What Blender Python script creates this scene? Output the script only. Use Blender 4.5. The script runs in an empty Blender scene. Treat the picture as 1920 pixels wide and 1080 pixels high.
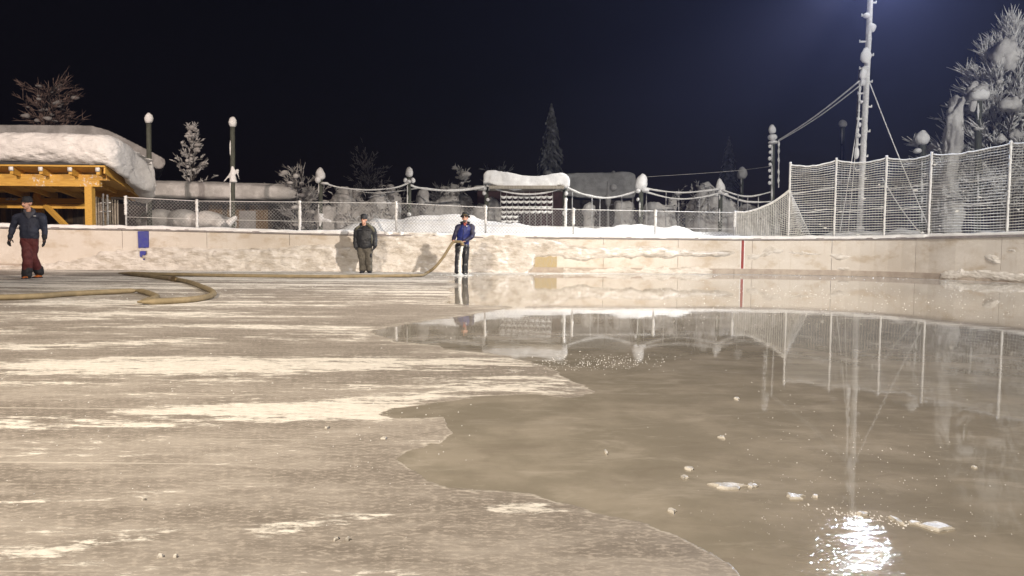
import bpy, bmesh, math, random
import numpy as np
from mathutils import Vector, Matrix, noise
random.seed(7)
R = math.radians
SC = bpy.context.scene
COL = SC.collection

# ------------------------------------------------------------------ camera
FPX, CAMH = 1400.0, 0.85
PITCH = math.atan((540 - 459.6) / FPX)
ROLL = 0.010
cam_d = bpy.data.cameras.new('camera')
cam_d.sensor_width = 36.0
cam_d.lens = FPX / 1920 * 36.0
cam_d.clip_start, cam_d.clip_end = 0.05, 2000
cam = bpy.data.objects.new('camera', cam_d)
COL.objects.link(cam)
RC = Matrix.Rotation(math.pi / 2 - PITCH, 3, 'X') @ Matrix.Rotation(ROLL, 3, 'Z')
cam.matrix_world = Matrix.Translation((0, 0, CAMH)) @ RC.to_4x4()
SC.camera = cam

# ------------------------------------------------------------------ night sky
W = bpy.data.worlds.new('World')
SC.world = W
W.use_nodes = True
wn = W.node_tree.nodes
sky = wn.new('ShaderNodeTexSky')
sky.sky_type = 'NISHITA'
sky.sun_disc = False
sky.sun_elevation = R(-4.0)
sky.sun_rotation = R(60)
wb = wn['Background']
wb.inputs['Strength'].default_value = 0.05
W.node_tree.links.new(sky.outputs[0], wb.inputs['Color'])

# ------------------------------------------------------------------ floodlights and added fills
def lamp(name, loc, aim, watts, color, angle, blend=0.6, radius=0.35):
    l = bpy.data.lights.new(name, 'SPOT')
    l.energy, l.color = watts, color
    l.spot_size, l.spot_blend, l.shadow_soft_size = R(angle), blend, radius
    o = bpy.data.objects.new(name, l)
    COL.objects.link(o)
    o.location = loc
    o.rotation_euler = (Vector(aim) - Vector(loc)).to_track_quat('-Z', 'Y').to_euler()
    return o
MASTLAMP = (12.05, 24.6, 10.15)
KEY = (13, -1, 11.5)
for ax_, w_ in ((-12.5, 22000), (-3.0, 20500), (6.5, 10500)):
    lamp('rink_flood_and_fill', KEY, (ax_, 21.5, -1.5), w_, (1.0, .87, .735), 42, 0.8)
lamp('rink_flood_and_fill', (-7, -8, 12.5), (-.6, 9.5, 0), 31500, (1.0, .855, .69), 56, 1.0)  # added fill lamp that brightens the near ice
lamp('rink_flood_and_fill', (-13, -2, 12), (-18, 26, 4.0), 27000, (1.0, .81, .69), 50, 0.85)
lamp('rink_flood_and_fill', (16, 0, 12), (13.6, 25.0, 4.2), 19000, (1.0, .97, .90), 60, 0.8)
lamp('mast_flood_and_fill', MASTLAMP, (1.0, 7.0, 0), 7000, (.70, .80, 1.0), 120, 0.6, 0.16)
lamp('mast_flood_and_fill', (11.6, 25.0, 10.2), (1.0, 25.6, 1.2), 10500, (1.0, .99, .95), 46, 0.7, 0.16)  # added fill lamp that brightens the snow bank behind the fence
vs = SC.view_settings
vs.view_transform, vs.look, vs.exposure, vs.gamma = 'Standard', 'None', 0.0, 1.0
vs.use_curve_mapping = False
SC.cycles.use_denoising = True
SC.cycles.max_bounces = 6
SC.cycles.volume_bounces = 0
SC.cycles.sample_clamp_indirect = 6

# ------------------------------------------------------------------ pixel helpers (photo pixels 1920x1080)
def ray(px, py):
    return RC @ Vector(((px - 960) / FPX, -(py - 540) / FPX, -1.0))
def P(px, py, Y):
    d = ray(px, py)
    return Vector((0, 0, CAMH)) + d * (Y / d.y)
def G(px, py, z=0.0):
    d = ray(px, py)
    return Vector((0, 0, CAMH)) + d * ((z - CAMH) / d.z)
RCI = np.array(RC.transposed())
def project(v):
    v = np.asarray(v, float) - np.array([0, 0, CAMH])
    c = v @ RCI.T
    return 960 + FPX * c[..., 0] / -c[..., 2], 540 - FPX * c[..., 1] / -c[..., 2]
def ppm(Y):
    return FPX / Y
def poly_sdf(x, y, poly):
    """signed distance, positive inside"""
    p = np.asarray(poly, float); q = np.roll(p, -1, 0)
    d = np.full(x.shape, 1e18); ins = np.zeros(x.shape, bool)
    for (ax, ay), (bx, by) in zip(p, q):
        ex, ey = bx - ax, by - ay
        wx, wy = x - ax, y - ay
        t = np.clip((wx * ex + wy * ey) / (ex * ex + ey * ey + 1e-12), 0, 1)
        d = np.minimum(d, (wx - ex * t) ** 2 + (wy - ey * t) ** 2)
        c = ((ay > y) != (by > y)) & (x < (bx - ax) * (y - ay) / (by - ay + 1e-12) + ax)
        ins ^= c
    d = np.sqrt(d)
    return np.where(ins, d, -d)
def nz(p, s=1.0, o=4):
    return noise.fractal(Vector(p) * s, 0.9, 2.0, o)
def lerp(a, b, t):
    return a + (b - a) * t
def smooth(t):
    t = min(1, max(0, t)); return t * t * (3 - 2 * t)
def interp(x, pts):
    return float(np.interp(x, [p[0] for p in pts], [p[1] for p in pts]))
def chain(pts, n):
    """Catmull-Rom through pts, n samples per span"""
    pts = [Vector(p) for p in pts]
    q = [pts[0] * 2 - pts[1]] + pts + [pts[-1] * 2 - pts[-2]]
    out = []
    for i in range(1, len(q) - 2):
        a, b, c, d = q[i - 1:i + 3]
        for k in range(n):
            t = k / n
            out.append(0.5 * ((2 * b) + (c - a) * t + (2 * a - 5 * b + 4 * c - d) * t * t + (3 * b - a - 3 * c + d) * t ** 3))
    out.append(pts[-1])
    return out

# ------------------------------------------------------------------ mesh builder
class MB:
    def __init__(s):
        s.v, s.f = [], []
    def add(s, vs, fs):
        n = len(s.v)
        s.v += [tuple(v) for v in vs]
        s.f += [tuple(i + n for i in f) for f in fs]
    def box(s, c, size, rot=None):
        c = Vector(c); h = Vector(size) / 2
        vs = [Vector((x * h.x, y * h.y, z * h.z)) for z in (-1, 1) for y in (-1, 1) for x in (-1, 1)]
        if rot is not None: vs = [rot @ v for v in vs]
        s.add([c + v for v in vs], [(0, 2, 3, 1), (4, 5, 7, 6), (0, 1, 5, 4), (2, 6, 7, 3), (0, 4, 6, 2), (1, 3, 7, 5)])
    def beam(s, a, b, w, h, up=(0, 0, 1)):
        a, b = Vector(a), Vector(b)
        d = (b - a).normalized(); u = Vector(up)
        sd = d.cross(u)
        if sd.length < 1e-4: sd = d.cross(Vector((0, 1, 0)))
        sd.normalize(); u = sd.cross(d)
        vs = []
        for p in (a, b):
            vs += [p + sd * (i * w / 2) + u * (j * h / 2) for i, j in ((-1, -1), (1, -1), (1, 1), (-1, 1))]
        s.add(vs, [(0, 1, 2, 3), (7, 6, 5, 4), (0, 4, 5, 1), (1, 5, 6, 2), (2, 6, 7, 3), (3, 7, 4, 0)])
    def tube(s, pts, r, n=6, caps=True, flat=None):
        pts = [Vector(p) for p in pts]
        rs = r if isinstance(r, (list, tuple)) else [r] * len(pts)
        vs = []; m = len(pts)
        ref = None
        for i, p in enumerate(pts):
            t = (pts[min(i + 1, m - 1)] - pts[max(i - 1, 0)])
            if t.length < 1e-9: t = Vector((0, 0, 1))
            t.normalize()
            if ref is None:
                ref = Vector((0, 0, 1)) if abs(t.z) < 0.9 else Vector((0, -1, 0))
            u = ref - t * ref.dot(t)
            if u.length < 1e-4:
                u = t.orthogonal()
            u.normalize(); ref = u
            w = t.cross(u)
            rr = rs[i]; ra, rb = (rr if isinstance(rr, tuple) else (rr, rr))
            for k in range(n):
                a = 2 * math.pi * k / n
                vs.append(p + w * (math.cos(a) * ra) + u * (math.sin(a) * rb))
        fs = []
        for i in range(m - 1):
            for k in range(n):
                k2 = (k + 1) % n
                fs.append((i * n + k, i * n + k2, (i + 1) * n + k2, (i + 1) * n + k))
        if caps:
            fs.append(tuple(range(n - 1, -1, -1)))
            fs.append(tuple((m - 1) * n + k for k in range(n)))
        s.add(vs, fs)
    def rings(s, rings, n=16):
        """horizontal ellipses: (x, y, z, rx, ry), bottom first"""
        vs = []; m = len(rings)
        for (x, y, z, rx, ry) in rings:
            for k in range(n):
                a = 2 * math.pi * k / n
                vs.append((x + rx * math.cos(a), y + ry * math.sin(a), z))
        fs = [(i * n + k, i * n + (k + 1) % n, (i + 1) * n + (k + 1) % n, (i + 1) * n + k) for i in range(m - 1) for k in range(n)]
        fs.append(tuple(range(n - 1, -1, -1))); fs.append(tuple((m - 1) * n + k for k in range(n)))
        s.add(vs, fs)
    def ell(s, c, r, n=10, m=7, rot=None, jit=0.0, sc=2.0):
        c = Vector(c); r = Vector(r) if not isinstance(r, (int, float)) else Vector((r, r, r))
        vs = [Vector((0, 0, -1))]
        for i in range(1, m):
            th = math.pi * i / m
            for k in range(n):
                a = 2 * math.pi * k / n
                vs.append(Vector((math.sin(th) * math.cos(a), math.sin(th) * math.sin(a), -math.cos(th))))
        vs.append(Vector((0, 0, 1)))
        out = []
        for v in vs:
            q = Vector((v.x * r.x, v.y * r.y, v.z * r.z))
            if jit: q *= 1 + jit * noise.noise((c + q) * sc)
            if rot is not None: q = rot @ q
            out.append(c + q)
        fs = [(0, 1 + (k + 1) % n, 1 + k) for k in range(n)]
        for i in range(m - 2):
            for k in range(n):
                k2 = (k + 1) % n
                fs.append((1 + i * n + k, 1 + i * n + k2, 1 + (i + 1) * n + k2, 1 + (i + 1) * n + k))
        L = len(vs) - 1; b = 1 + (m - 2) * n
        fs += [(L, b + k, b + (k + 1) % n) for k in range(n)]
        s.add(out, fs)
    def prism(s, pts, depth):
        """extrude a planar polygon by the vector depth"""
        pts = [Vector(p) for p in pts]; d = Vector(depth); n = len(pts)
        s.add(pts + [p + d for p in pts], [tuple(range(n)), tuple(range(2 * n - 1, n - 1, -1))] +
              [(i, i + n, (i + 1) % n + n, (i + 1) % n) for i in range(n)])
    def grid(s, rows):
        m, n = len(rows), len(rows[0])
        s.add([v for r in rows for v in r], [(i * n + k, i * n + k + 1, (i + 1) * n + k + 1, (i + 1) * n + k) for i in range(m - 1) for k in range(n - 1)])
    def mesh(s, name, origin=(0, 0, 0), smooth_=True, fix=True):
        me = bpy.data.meshes.new(name)
        o = Vector(origin)
        me.from_pydata([(v[0] - o.x, v[1] - o.y, v[2] - o.z) for v in s.v], [], s.f)
        if fix and len(s.f) < 60000:
            b = bmesh.new(); b.from_mesh(me)
            bmesh.ops.recalc_face_normals(b, faces=b.faces)
            b.to_mesh(me); b.free()
        if smooth_:
            me.polygons.foreach_set('use_smooth', [True] * len(me.polygons))
        return me
def rot2(d):
    return Vector(d).to_track_quat('Z', 'Y').to_matrix()

ORG = {}
def origin_of(o):
    p = Vector((0, 0, 0))
    while o is not None:
        p += o.location; o = o.parent
    return p
def thing(name, label, cat, loc=(0, 0, 0), group=None):
    o = bpy.data.objects.new(name, None)
    o.empty_display_size = 0.2
    COL.objects.link(o)
    o.location = loc
    o['label'], o['category'] = label, cat
    if group: o['group'] = group
    return o
def obj(name, mb, mat, parent=None, smooth_=True, label=None, cat=None, kind=None, group=None, loc=None):
    org = origin_of(parent) if parent is not None else Vector(loc if loc is not None else (0, 0, 0))
    me = mb.mesh(name, org, smooth_) if isinstance(mb, MB) else mb
    if not isinstance(mb, MB) and org.length > 0:
        me.transform(Matrix.Translation(-org))
    if mat is not None and not me.materials: me.materials.append(mat)
    o = bpy.data.objects.new(name, me)
    COL.objects.link(o)
    if parent is not None: o.parent = parent
    elif loc is not None: o.location = loc
    for k, v in (('label', label), ('category', cat), ('kind', kind), ('group', group)):
        if v: o[k] = v
    return o
def fused(mb, voxel, smooth_it=4, amp=0.0, scale=2.0, aniso=(1, 1, 1), oct_=4, z0=None):
    """union of closed pieces as one skin (voxel remesh), softened and roughened"""
    me = mb.mesh('tmp')
    o = bpy.data.objects.new('tmp', me); COL.objects.link(o)
    m = o.modifiers.new('r', 'REMESH'); m.mode = 'VOXEL'; m.voxel_size = voxel
    if smooth_it:
        m = o.modifiers.new('s', 'SMOOTH'); m.factor = 0.5; m.iterations = smooth_it
    dg = bpy.context.evaluated_depsgraph_get()
    out = bpy.data.meshes.new_from_object(o.evaluated_get(dg))
    bpy.data.objects.remove(o); bpy.data.meshes.remove(me)
    if amp:
        ns = [v.normal.copy() for v in out.vertices]
        for v, nn in zip(out.vertices, ns):
            c = v.co
            v.co = c + nn * amp * noise.fractal(Vector((c.x * aniso[0], c.y * aniso[1], c.z * aniso[2])) * scale, 0.9, 2.0, oct_)
    if z0 is not None:
        for v in out.vertices: v.co.z = max(v.co.z, z0)
    out.polygons.foreach_set('use_smooth', [True] * len(out.polygons))
    return out
def slab(mb, hexa, n=(24, 10, 8), e=6.0):
    """rounded slab: unit cube turned superquadric, mapped into 8 corners (bottom 0..3, top 4..7, each front-left, front-right, back-right, back-left)"""
    H = [Vector(h) for h in hexa]
    def mp(x, y, z):
        u, v, w = (x + 1) / 2, (y + 1) / 2, (z + 1) / 2
        b = H[0].lerp(H[1], u).lerp(H[3].lerp(H[2], u), v)
        t = H[4].lerp(H[5], u).lerp(H[7].lerp(H[6], u), v)
        return b.lerp(t, w)
    nx, ny, nzz = n
    def face(fn, a, b):
        rows = []
        for i in range(a + 1):
            row = []
            for j in range(b + 1):
                x, y, z = fn(2 * i / a - 1, 2 * j / b - 1)
                l = (abs(x) ** e[0] + abs(y) ** e[1] + abs(z) ** e[2]) if isinstance(e, tuple) else 0
                if isinstance(e, tuple):
                    k = max(abs(x) ** e[0] + abs(y) ** e[1] + abs(z) ** e[2], 1e-9) ** (-1 / max(e))
                else:
                    k = (abs(x) ** e + abs(y) ** e + abs(z) ** e) ** (-1 / e)
                m = max(abs(x), abs(y), abs(z))
                row.append(mp(x * k * m, y * k * m, z * k * m))
            rows.append(row)
        mb.grid(rows)
    for sgn in (-1, 1):
        face(lambda a, b: (a, b, sgn), nx, ny)
        face(lambda a, b: (a, sgn, b), nx, nzz)
        face(lambda a, b: (sgn, a, b), ny, nzz)

# ------------------------------------------------------------------ materials
class NT:
    def __init__(s, name):
        s.m = bpy.data.materials.new(name); s.m.use_nodes = True
        s.t = s.m.node_tree; s.n = s.t.nodes
        s.b = s.n['Principled BSDF']
        s.pos = s.n.new('ShaderNodeNewGeometry').outputs['Position']
    def link(s, a, b):
        s.t.links.new(a, b)
    def map(s, scale=(1, 1, 1), rot=(0, 0, 0), src=None):
        q = s.n.new('ShaderNodeMapping')
        q.inputs['Scale'].default_value = scale; q.inputs['Rotation'].default_value = rot
        s.link(src or s.pos, q.inputs['Vector']); return q.outputs[0]
    def noise(s, scale, detail=6, rough=0.6, vec=None, dist=0.0):
        q = s.n.new('ShaderNodeTexNoise')
        q.inputs['Scale'].default_value = scale; q.inputs['Detail'].default_value = detail
        q.inputs['Roughness'].default_value = rough; q.inputs['Distortion'].default_value = dist
        s.link(vec or s.pos, q.inputs['Vector']); return q.outputs[0]
    def math(s, op, a, b=None, c=None, clamp=False):
        q = s.n.new('ShaderNodeMath'); q.operation = op; q.use_clamp = clamp
        for i, x in enumerate((a, b, c)):
            if x is None: continue
            if isinstance(x, (int, float)): q.inputs[i].default_value = x
            else: s.link(x, q.inputs[i])
        return q.outputs[0]
    def step(s, x, a, b, lo=0.0, hi=1.0):
        q = s.n.new('ShaderNodeMapRange'); q.interpolation_type = 'SMOOTHSTEP'
        s.link(x, q.inputs[0])
        for i, v in enumerate((a, b, lo, hi)):
            if isinstance(v, (int, float)): q.inputs[i + 1].default_value = v
            else: s.link(v, q.inputs[i + 1])
        return q.outputs[0]
    def mix(s, f, a, b):
        q = s.n.new('ShaderNodeMix'); q.data_type = 'RGBA'
        for i, x in ((0, f), (6, a), (7, b)):
            if isinstance(x, (int, float)): q.inputs[i].default_value = x
            elif isinstance(x, tuple): q.inputs[i].default_value = (*x, 1)
            else: s.link(x, q.inputs[i])
        return q.outputs[2]
    def attr(s, name):
        q = s.n.new('ShaderNodeAttribute'); q.attribute_name = name; return q.outputs['Fac']
    def bump(s, h, strength=0.3, dist=0.02, nrm=None):
        q = s.n.new('ShaderNodeBump')
        for k, x in (('Strength', strength), ('Distance', dist)):
            if isinstance(x, (int, float)): q.inputs[k].default_value = x
            else: s.link(x, q.inputs[k])
        s.link(h, q.inputs['Height'])
        if nrm is not None: s.link(nrm, q.inputs['Normal'])
        return q.outputs[0]
    def set(s, **k):
        for a, x in k.items():
            i = s.b.inputs[a.replace('_', ' ')]
            if isinstance(x, (int, float)): i.default_value = x
            elif isinstance(x, tuple): i.default_value = (*x, 1)
            else: s.link(x, i)
def mat(name, c1, c2=None, rough=0.8, ns=4.0, st=(1, 1, 1), lo=.35, hi=.65, bs=20.0, bstr=0.3, bd=0.01, metal=0.0, spec=0.5, bst=None):
    t = NT(name)
    v = t.map(st)
    if c2 is not None:
        f = t.step(t.noise(ns, 7, .65, v), lo, hi)
        t.set(Base_Color=t.mix(f, c1, c2))
    else:
        t.set(Base_Color=c1)
    t.set(Roughness=rough, Metallic=metal)
    t.b.inputs['Specular IOR Level'].default_value = spec
    if bstr:
        t.link(t.bump(t.noise(bs, 6, .6, t.map(bst or st)), bstr, bd), t.b.inputs['Normal'])
    return t.m
M = {}
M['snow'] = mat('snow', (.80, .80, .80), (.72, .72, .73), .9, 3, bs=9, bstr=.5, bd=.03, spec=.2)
M['dimmed_snow'] = mat('dimmed_snow', (.60, .59, .58), (.40, .39, .38), .9, 1.6, bs=7, bstr=.7, bd=.05, spec=.2)  # snow mixed with twigs, colour also darkened for the weak background light
M['roof_snow'] = mat('roof_snow', (.80, .79, .78), (.70, .69, .68), .9, 3, bs=4.5, bstr=.9, bd=.09, spec=.2, bst=(.8, .8, 1.7))
M['crust'] = mat('crust', (.74, .70, .65), (.46, .41, .345), .85, 3.2, st=(.8, .8, 2.2), bs=9, bstr=1.0, bd=.06, spec=.25, lo=.40, hi=.72)
M['rime'] = mat('rime', (.78, .78, .77), (.62, .62, .62), .9, 14, bs=40, bstr=.5, bd=.01, spec=.2)
M['cord'] = mat('cord', (.74, .73, .70), (.55, .54, .51), .9, 9, bstr=0, spec=.2)
M['wire'] = mat('wire', (.50, .50, .50), (.26, .26, .27), .7, 3, bstr=0, spec=.3)
M['steel'] = mat('steel', (.34, .34, .34), (.55, .55, .55), .55, 8, bs=40, bstr=.2, spec=.5)
M['wood'] = mat('wood', (.66, .40, .075), (.54, .30, .05), .6, 5, st=(2, 2, 9), bs=9, bstr=.2)
M['wood_x'] = mat('wood_x', (.66, .40, .08), (.54, .30, .05), .6, 5, st=(.6, 8, 10), bs=9, bstr=.2)
M['grey_wood'] = mat('grey_wood', (.34, .31, .26), (.20, .175, .14), .85, 5, st=(9, 9, .8), bs=8, bstr=.5)
M['brown_wood'] = mat('brown_wood', (.17, .115, .06), (.10, .07, .04), .85, 5, st=(7, 7, .8), bs=8, bstr=.4)
M['dark_wood'] = mat('dark_wood', (.075, .06, .045), (.04, .033, .027), .85, 5, st=(5, 5, 1), bs=8, bstr=.4)
M['post_wood'] = mat('post_wood', (.085, .095, .07), (.05, .05, .04), .8, 6, st=(6, 6, 1), bs=10, bstr=.4)
M['tar'] = mat('tar', (.03, .03, .033), (.05, .05, .05), .8, 5)
M['bark'] = mat('bark', (.055, .045, .038), (.10, .09, .08), .9, 8, bs=30, bstr=.4)
M['frost_twig'] = mat('frost_twig', (.52, .52, .52), (.16, .145, .13), .9, 5, bs=30, bstr=.4, spec=.2, lo=.42, hi=.66)
M['ice_lump'] = mat('ice_lump', (.62, .60, .55), (.42, .40, .36), .35, 20, bs=40, bstr=.5)
M['needles'] = mat('needles', (.14, .14, .125), (.42, .42, .42), .9, 2.2, bstr=0, spec=.2, lo=.42, hi=.7)
M['hose'] = mat('hose', (.27, .215, .125), (.20, .16, .09), .75, 6, st=(1, 1, 1), bs=70, bstr=.4, bd=.004)
M['brass'] = mat('brass', (.30, .22, .11), (.2, .15, .08), .45, 20, metal=.7)
M['red'] = mat('red_paint', (.30, .035, .025), (.22, .03, .02), .5, 9)
M['blue'] = mat('blue_paint', (.035, .04, .30), (.06, .07, .26), .45, 12)
M['ochre'] = mat('ochre', (.42, .33, .16), (.40, .34, .24), .7, 6, st=(6, 6, 1))
M['rail'] = mat('rail', (.20, .18, .18), (.30, .27, .26), .6, 5)
M['skin'] = mat('skin', (.58, .33, .23), (.50, .26, .18), .5, 14, bstr=0)
M['navy'] = mat('navy_cloth', (.013, .017, .034), (.021, .027, .048), .7, 9, bs=14, bstr=.5, bd=.012)
M['grey_cloth'] = mat('grey_cloth', (.07, .07, .085), (.05, .05, .06), .8, 9, bs=14, bstr=.4)
M['burgundy'] = mat('burgundy_cloth', (.10, .016, .014), (.07, .011, .010), .75, 9, bs=11, bstr=.6, bd=.015)
M['black'] = mat('black_cloth', (.007, .007, .008), (.011, .011, .012), .75, 9, bs=14, bstr=.4)
M['black_sheen'] = mat('black_trousers', (.012, .013, .016), (.03, .032, .036), .38, 7, bs=9, bstr=.6, bd=.02)
M['charcoal'] = mat('charcoal_cloth', (.016, .017, .019), (.010, .011, .012), .6, 9, bs=11, bstr=.6, bd=.015)
M['olive'] = mat('olive_cloth', (.13, .125, .085), (.10, .095, .065), .8, 9, bs=11, bstr=.5, bd=.012)
M['workgrey'] = mat('work_trousers', (.10, .09, .07), (.07, .062, .048), .8, 9, bs=11, bstr=.6, bd=.015)
M['royal'] = mat('royal_blue_cloth', (.012, .024, .17), (.008, .015, .11), .55, 9, bs=11, bstr=.6, bd=.015)
M['violet'] = mat('dark_violet_cloth', (.014, .012, .045), (.009, .008, .028), .6, 9, bs=11, bstr=.5, bd=.012)
M['orange'] = mat('orange_leather', (.55, .17, .025), (.40, .10, .02), .5, 20)
M['hat'] = mat('felt_hat', (.012, .012, .011), (.02, .02, .018), .8, 20)
M['band'] = mat('hat_band', (.30, .22, .05), None, .6, bstr=0)
M['white'] = mat('white_print', (.75, .75, .75), None, .6, bstr=0)
M['concrete'] = mat('grey_render', (.26, .255, .25), (.20, .2, .2), .85, 4)
M['redwall'] = mat('red_wall', (.06, .026, .024), (.04, .02, .018), .85, 4)
M['glass'] = mat('dark_glass', (.01, .01, .012), None, .08, bstr=0)

# board panels: cream plastic with tan water stains, scuffs and drips
t = NT('board_panel')
big = t.step(t.noise(.55, 6, .6), .42, .68)
stain = t.step(t.noise(1.5, 9, .68, t.map((1, 1, 1.6))), .50, .66)
drip = t.step(t.noise(3.0, 5, .6, t.map((6, 6, .35))), .55, .72)
c = t.mix(big, (.62, .575, .52), (.55, .495, .43))
c = t.mix(t.math('MULTIPLY', stain, .55), c, (.40, .31, .20))
c = t.mix(t.math('MULTIPLY', drip, .25), c, (.44, .36, .26))
scuff = t.step(t.noise(5, 8, .7, t.map((.6, .6, 5))), .66, .71)
c = t.mix(t.math('MULTIPLY', scuff, .5), c, (.30, .25, .21))
rimef = t.math('MULTIPLY', t.step(t.noise(1.1, 9, .72, t.map((.7, .7, 1.8))), .50, .62), t.step(t.noise(26, 5, .7), .42, .60, .35, 1.0))
c = t.mix(t.math('MULTIPLY', rimef, .5), c, (.74, .70, .65))
t.set(Base_Color=c, Roughness=.55)
t.link(t.bump(t.noise(6, 7, .6), .2, .01), t.b.inputs['Normal'])
M['board'] = t.m
M['kick'] = mat('kick_plate', (.46, .40, .34), (.36, .30, .25), .6, 3, bs=15, bstr=.3)

# frosted timber: orange wood with flecks of blown snow
t = NT('frosted_beam')
base = t.mix(t.step(t.noise(5, 6, .6, t.map((.6, 8, 10))), .35, .65), (.66, .40, .08), (.52, .28, .05))
fl = t.step(t.noise(9, 8, .75, None, .6), .53, .60)
zone = t.step(t.noise(.9, 2, .5, t.map((1, 1, .6))), .42, .56)
t.set(Base_Color=t.mix(t.math('MULTIPLY', fl, zone), base, (.74, .68, .62)), Roughness=.7)
M['frosted_beam'] = t.m

# water jet
t = NT('water_jet')
t.set(Base_Color=(.85, .87, .86), Roughness=.25, IOR=1.33)
t.b.inputs['Transmission Weight'].default_value = .25
t.link(t.bump(t.noise(30, 4, .6, t.map((1, 1, .25))), .6, .02), t.b.inputs['Normal'])
M['jet'] = t.m
t = NT('lamp_lens')
t.set(Base_Color=(.8, .8, .8), Emission_Color=(.88, .93, 1.0), Emission_Strength=60.0)
M['lens'] = t.m

# ================================================================== ICE
WET = [(835, 517), (858, 522), (838, 527), (866, 535), (836, 542), (852, 551), (834, 557), (848, 563), (832, 568), (880, 574), (960, 576), (872, 592), (766, 606), (690, 621), (742, 640), (822, 646), (832, 655), (904, 661), (936, 666),
       (992, 678), (1040, 694), (1056, 706), (1082, 718), (1106, 728), (1114, 737), (1062, 745), (1000, 739), (900, 743), (792, 758), (742, 766),
       (708, 776), (742, 785), (830, 782), (838, 800), (850, 813), (832, 826), (830, 836), (808, 834), (774, 842), (738, 860), (757, 869), (772, 882), (800, 902), (852, 917),
       (930, 920), (1000, 926), (1060, 945), (1130, 966), (1200, 980), (1260, 1000), (1320, 1030), (1368, 1058), (1400, 1092), (1430, 1200), (3600, 1200), (3600, 640), (2600, 560),
       (1920, 531), (1650, 519), (1400, 515), (1100, 514), (905, 515.5)]
FROST = [  # polygon, softness, strength
    ([(-900, 700), (0, 682), (300, 668), (600, 664), (936, 664), (992, 676), (1060, 705), (1116, 737), (1060, 747), (900, 740), (820, 726), (600, 716), (300, 708), (0, 716), (-900, 730)], 16, .85),
    ([(-900, 800), (0, 778), (300, 762), (600, 750), (800, 736), (1000, 738), (900, 744), (742, 767), (736, 788), (400, 799), (0, 815), (-900, 850)], 9, 1.05),
    ([(-900, 655), (0, 648), (300, 630), (600, 624), (690, 622), (690, 634), (500, 640), (300, 648), (0, 660), (-900, 668)], 8, .75),
    ([(-500, 612), (200, 604), (500, 600), (760, 600), (840, 590), (840, 596), (690, 612), (400, 614), (100, 622), (-500, 630)], 8, .6),
    ([(440, 992), (560, 966), (700, 961), (770, 955), (740, 966), (650, 985), (500, 1006)], 12, 1.2),
    ([(865, 940), (960, 929), (1020, 938), (1100, 965), (1010, 972), (920, 965)], 14, 1.2),
    ([(-900, 1080), (0, 1034), (130, 1014), (330, 993), (260, 1020), (100, 1045), (0, 1052), (-900, 1110)], 14, 1.1),
    ([(-900, 950), (0, 941), (212, 935), (206, 938), (0, 945), (-900, 960)], 3, 1.2),
    ([(-900, 1010), (0, 1000), (90, 996), (0, 1004)], 3, .8),
    ([(-900, 535), (300, 526), (840, 527), (838, 533), (400, 538), (-900, 546)], 6, .8),
    ([(-900, 518), (300, 512), (860, 513), (836, 519), (400, 521), (-900, 527)], 4, .9),
    ([(300, 571), (600, 562), (835, 560), (960, 575), (860, 586), (600, 580)], 8, .55),
    ([(870, 516), (1120, 513.5), (1300, 514.5), (1000, 521), (880, 522)], 3, .8),
]
rowsY = [-9, -4, -1, .3, 1.0]
y = 1.5
for py in np.arange(1180, 506, -2.6):
    Y = 1190.0 / (py - 459.6)
    if Y > rowsY[-1]: rowsY.append(Y)
rowsY += [25.5, 27.0]
us = list(np.arange(-1150, 3100, 7.0))
verts, faces = [], []
nU = len(us)
for Y in rowsY:
    Ye = max(Y, 1.4)
    for u in us:
        verts.append(((u - 960) / FPX * Ye, Y, 0.0))
for i in range(len(rowsY) - 1):
    for k in range(nU - 1):
        faces.append((i * nU + k, i * nU + k + 1, (i + 1) * nU + k + 1, (i + 1) * nU + k))
me = bpy.data.meshes.new('ice')
me.from_pydata(verts, [], faces)
va = np.array(verts); vv = va.copy(); vv[:, 1] = np.maximum(vv[:, 1], 1.3)
px, py = project(vv)
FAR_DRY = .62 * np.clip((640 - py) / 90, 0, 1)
wet = np.clip(poly_sdf(px, py, WET), -80, 80)
fr = np.zeros(len(px))
for poly, soft, k in FROST:
    fr = np.maximum(fr, np.clip(.5 + poly_sdf(px, py, poly) / (2 * soft), 0, 1) * k)
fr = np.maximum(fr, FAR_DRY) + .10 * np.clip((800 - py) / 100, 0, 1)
slush = np.clip(.5 + poly_sdf(px, py, [(1430, 1180), (1490, 1040), (1550, 1000), (1620, 1000), (1680, 1040), (1740, 1180)]) / 90, 0, 1)
for nm, arr in (('slush', slush), ('wet', wet), ('frost', fr)):
    a = me.attributes.new(nm, 'FLOAT', 'POINT')
    a.data.foreach_set('value', arr.astype(np.float32))
t = NT('rink_ice')
vs1 = t.map((.20, 1.25, 1), (0, 0, R(-7)))
vs2 = t.map((.16, 1.0, 1), (0, 0, R(-5)))
n1 = t.noise(1.25, 12, .66, vs1, .35)
n2 = t.noise(.45, 10, .62, vs2)
n3 = t.noise(7.0, 9, .7, t.map((.35, 1.2, 1), (0, 0, R(-7))), .5)
fine = t.noise(38, 5, .7, t.map((.5, 1, 1)))
blot = t.noise(2.3, 8, .62)
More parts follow.
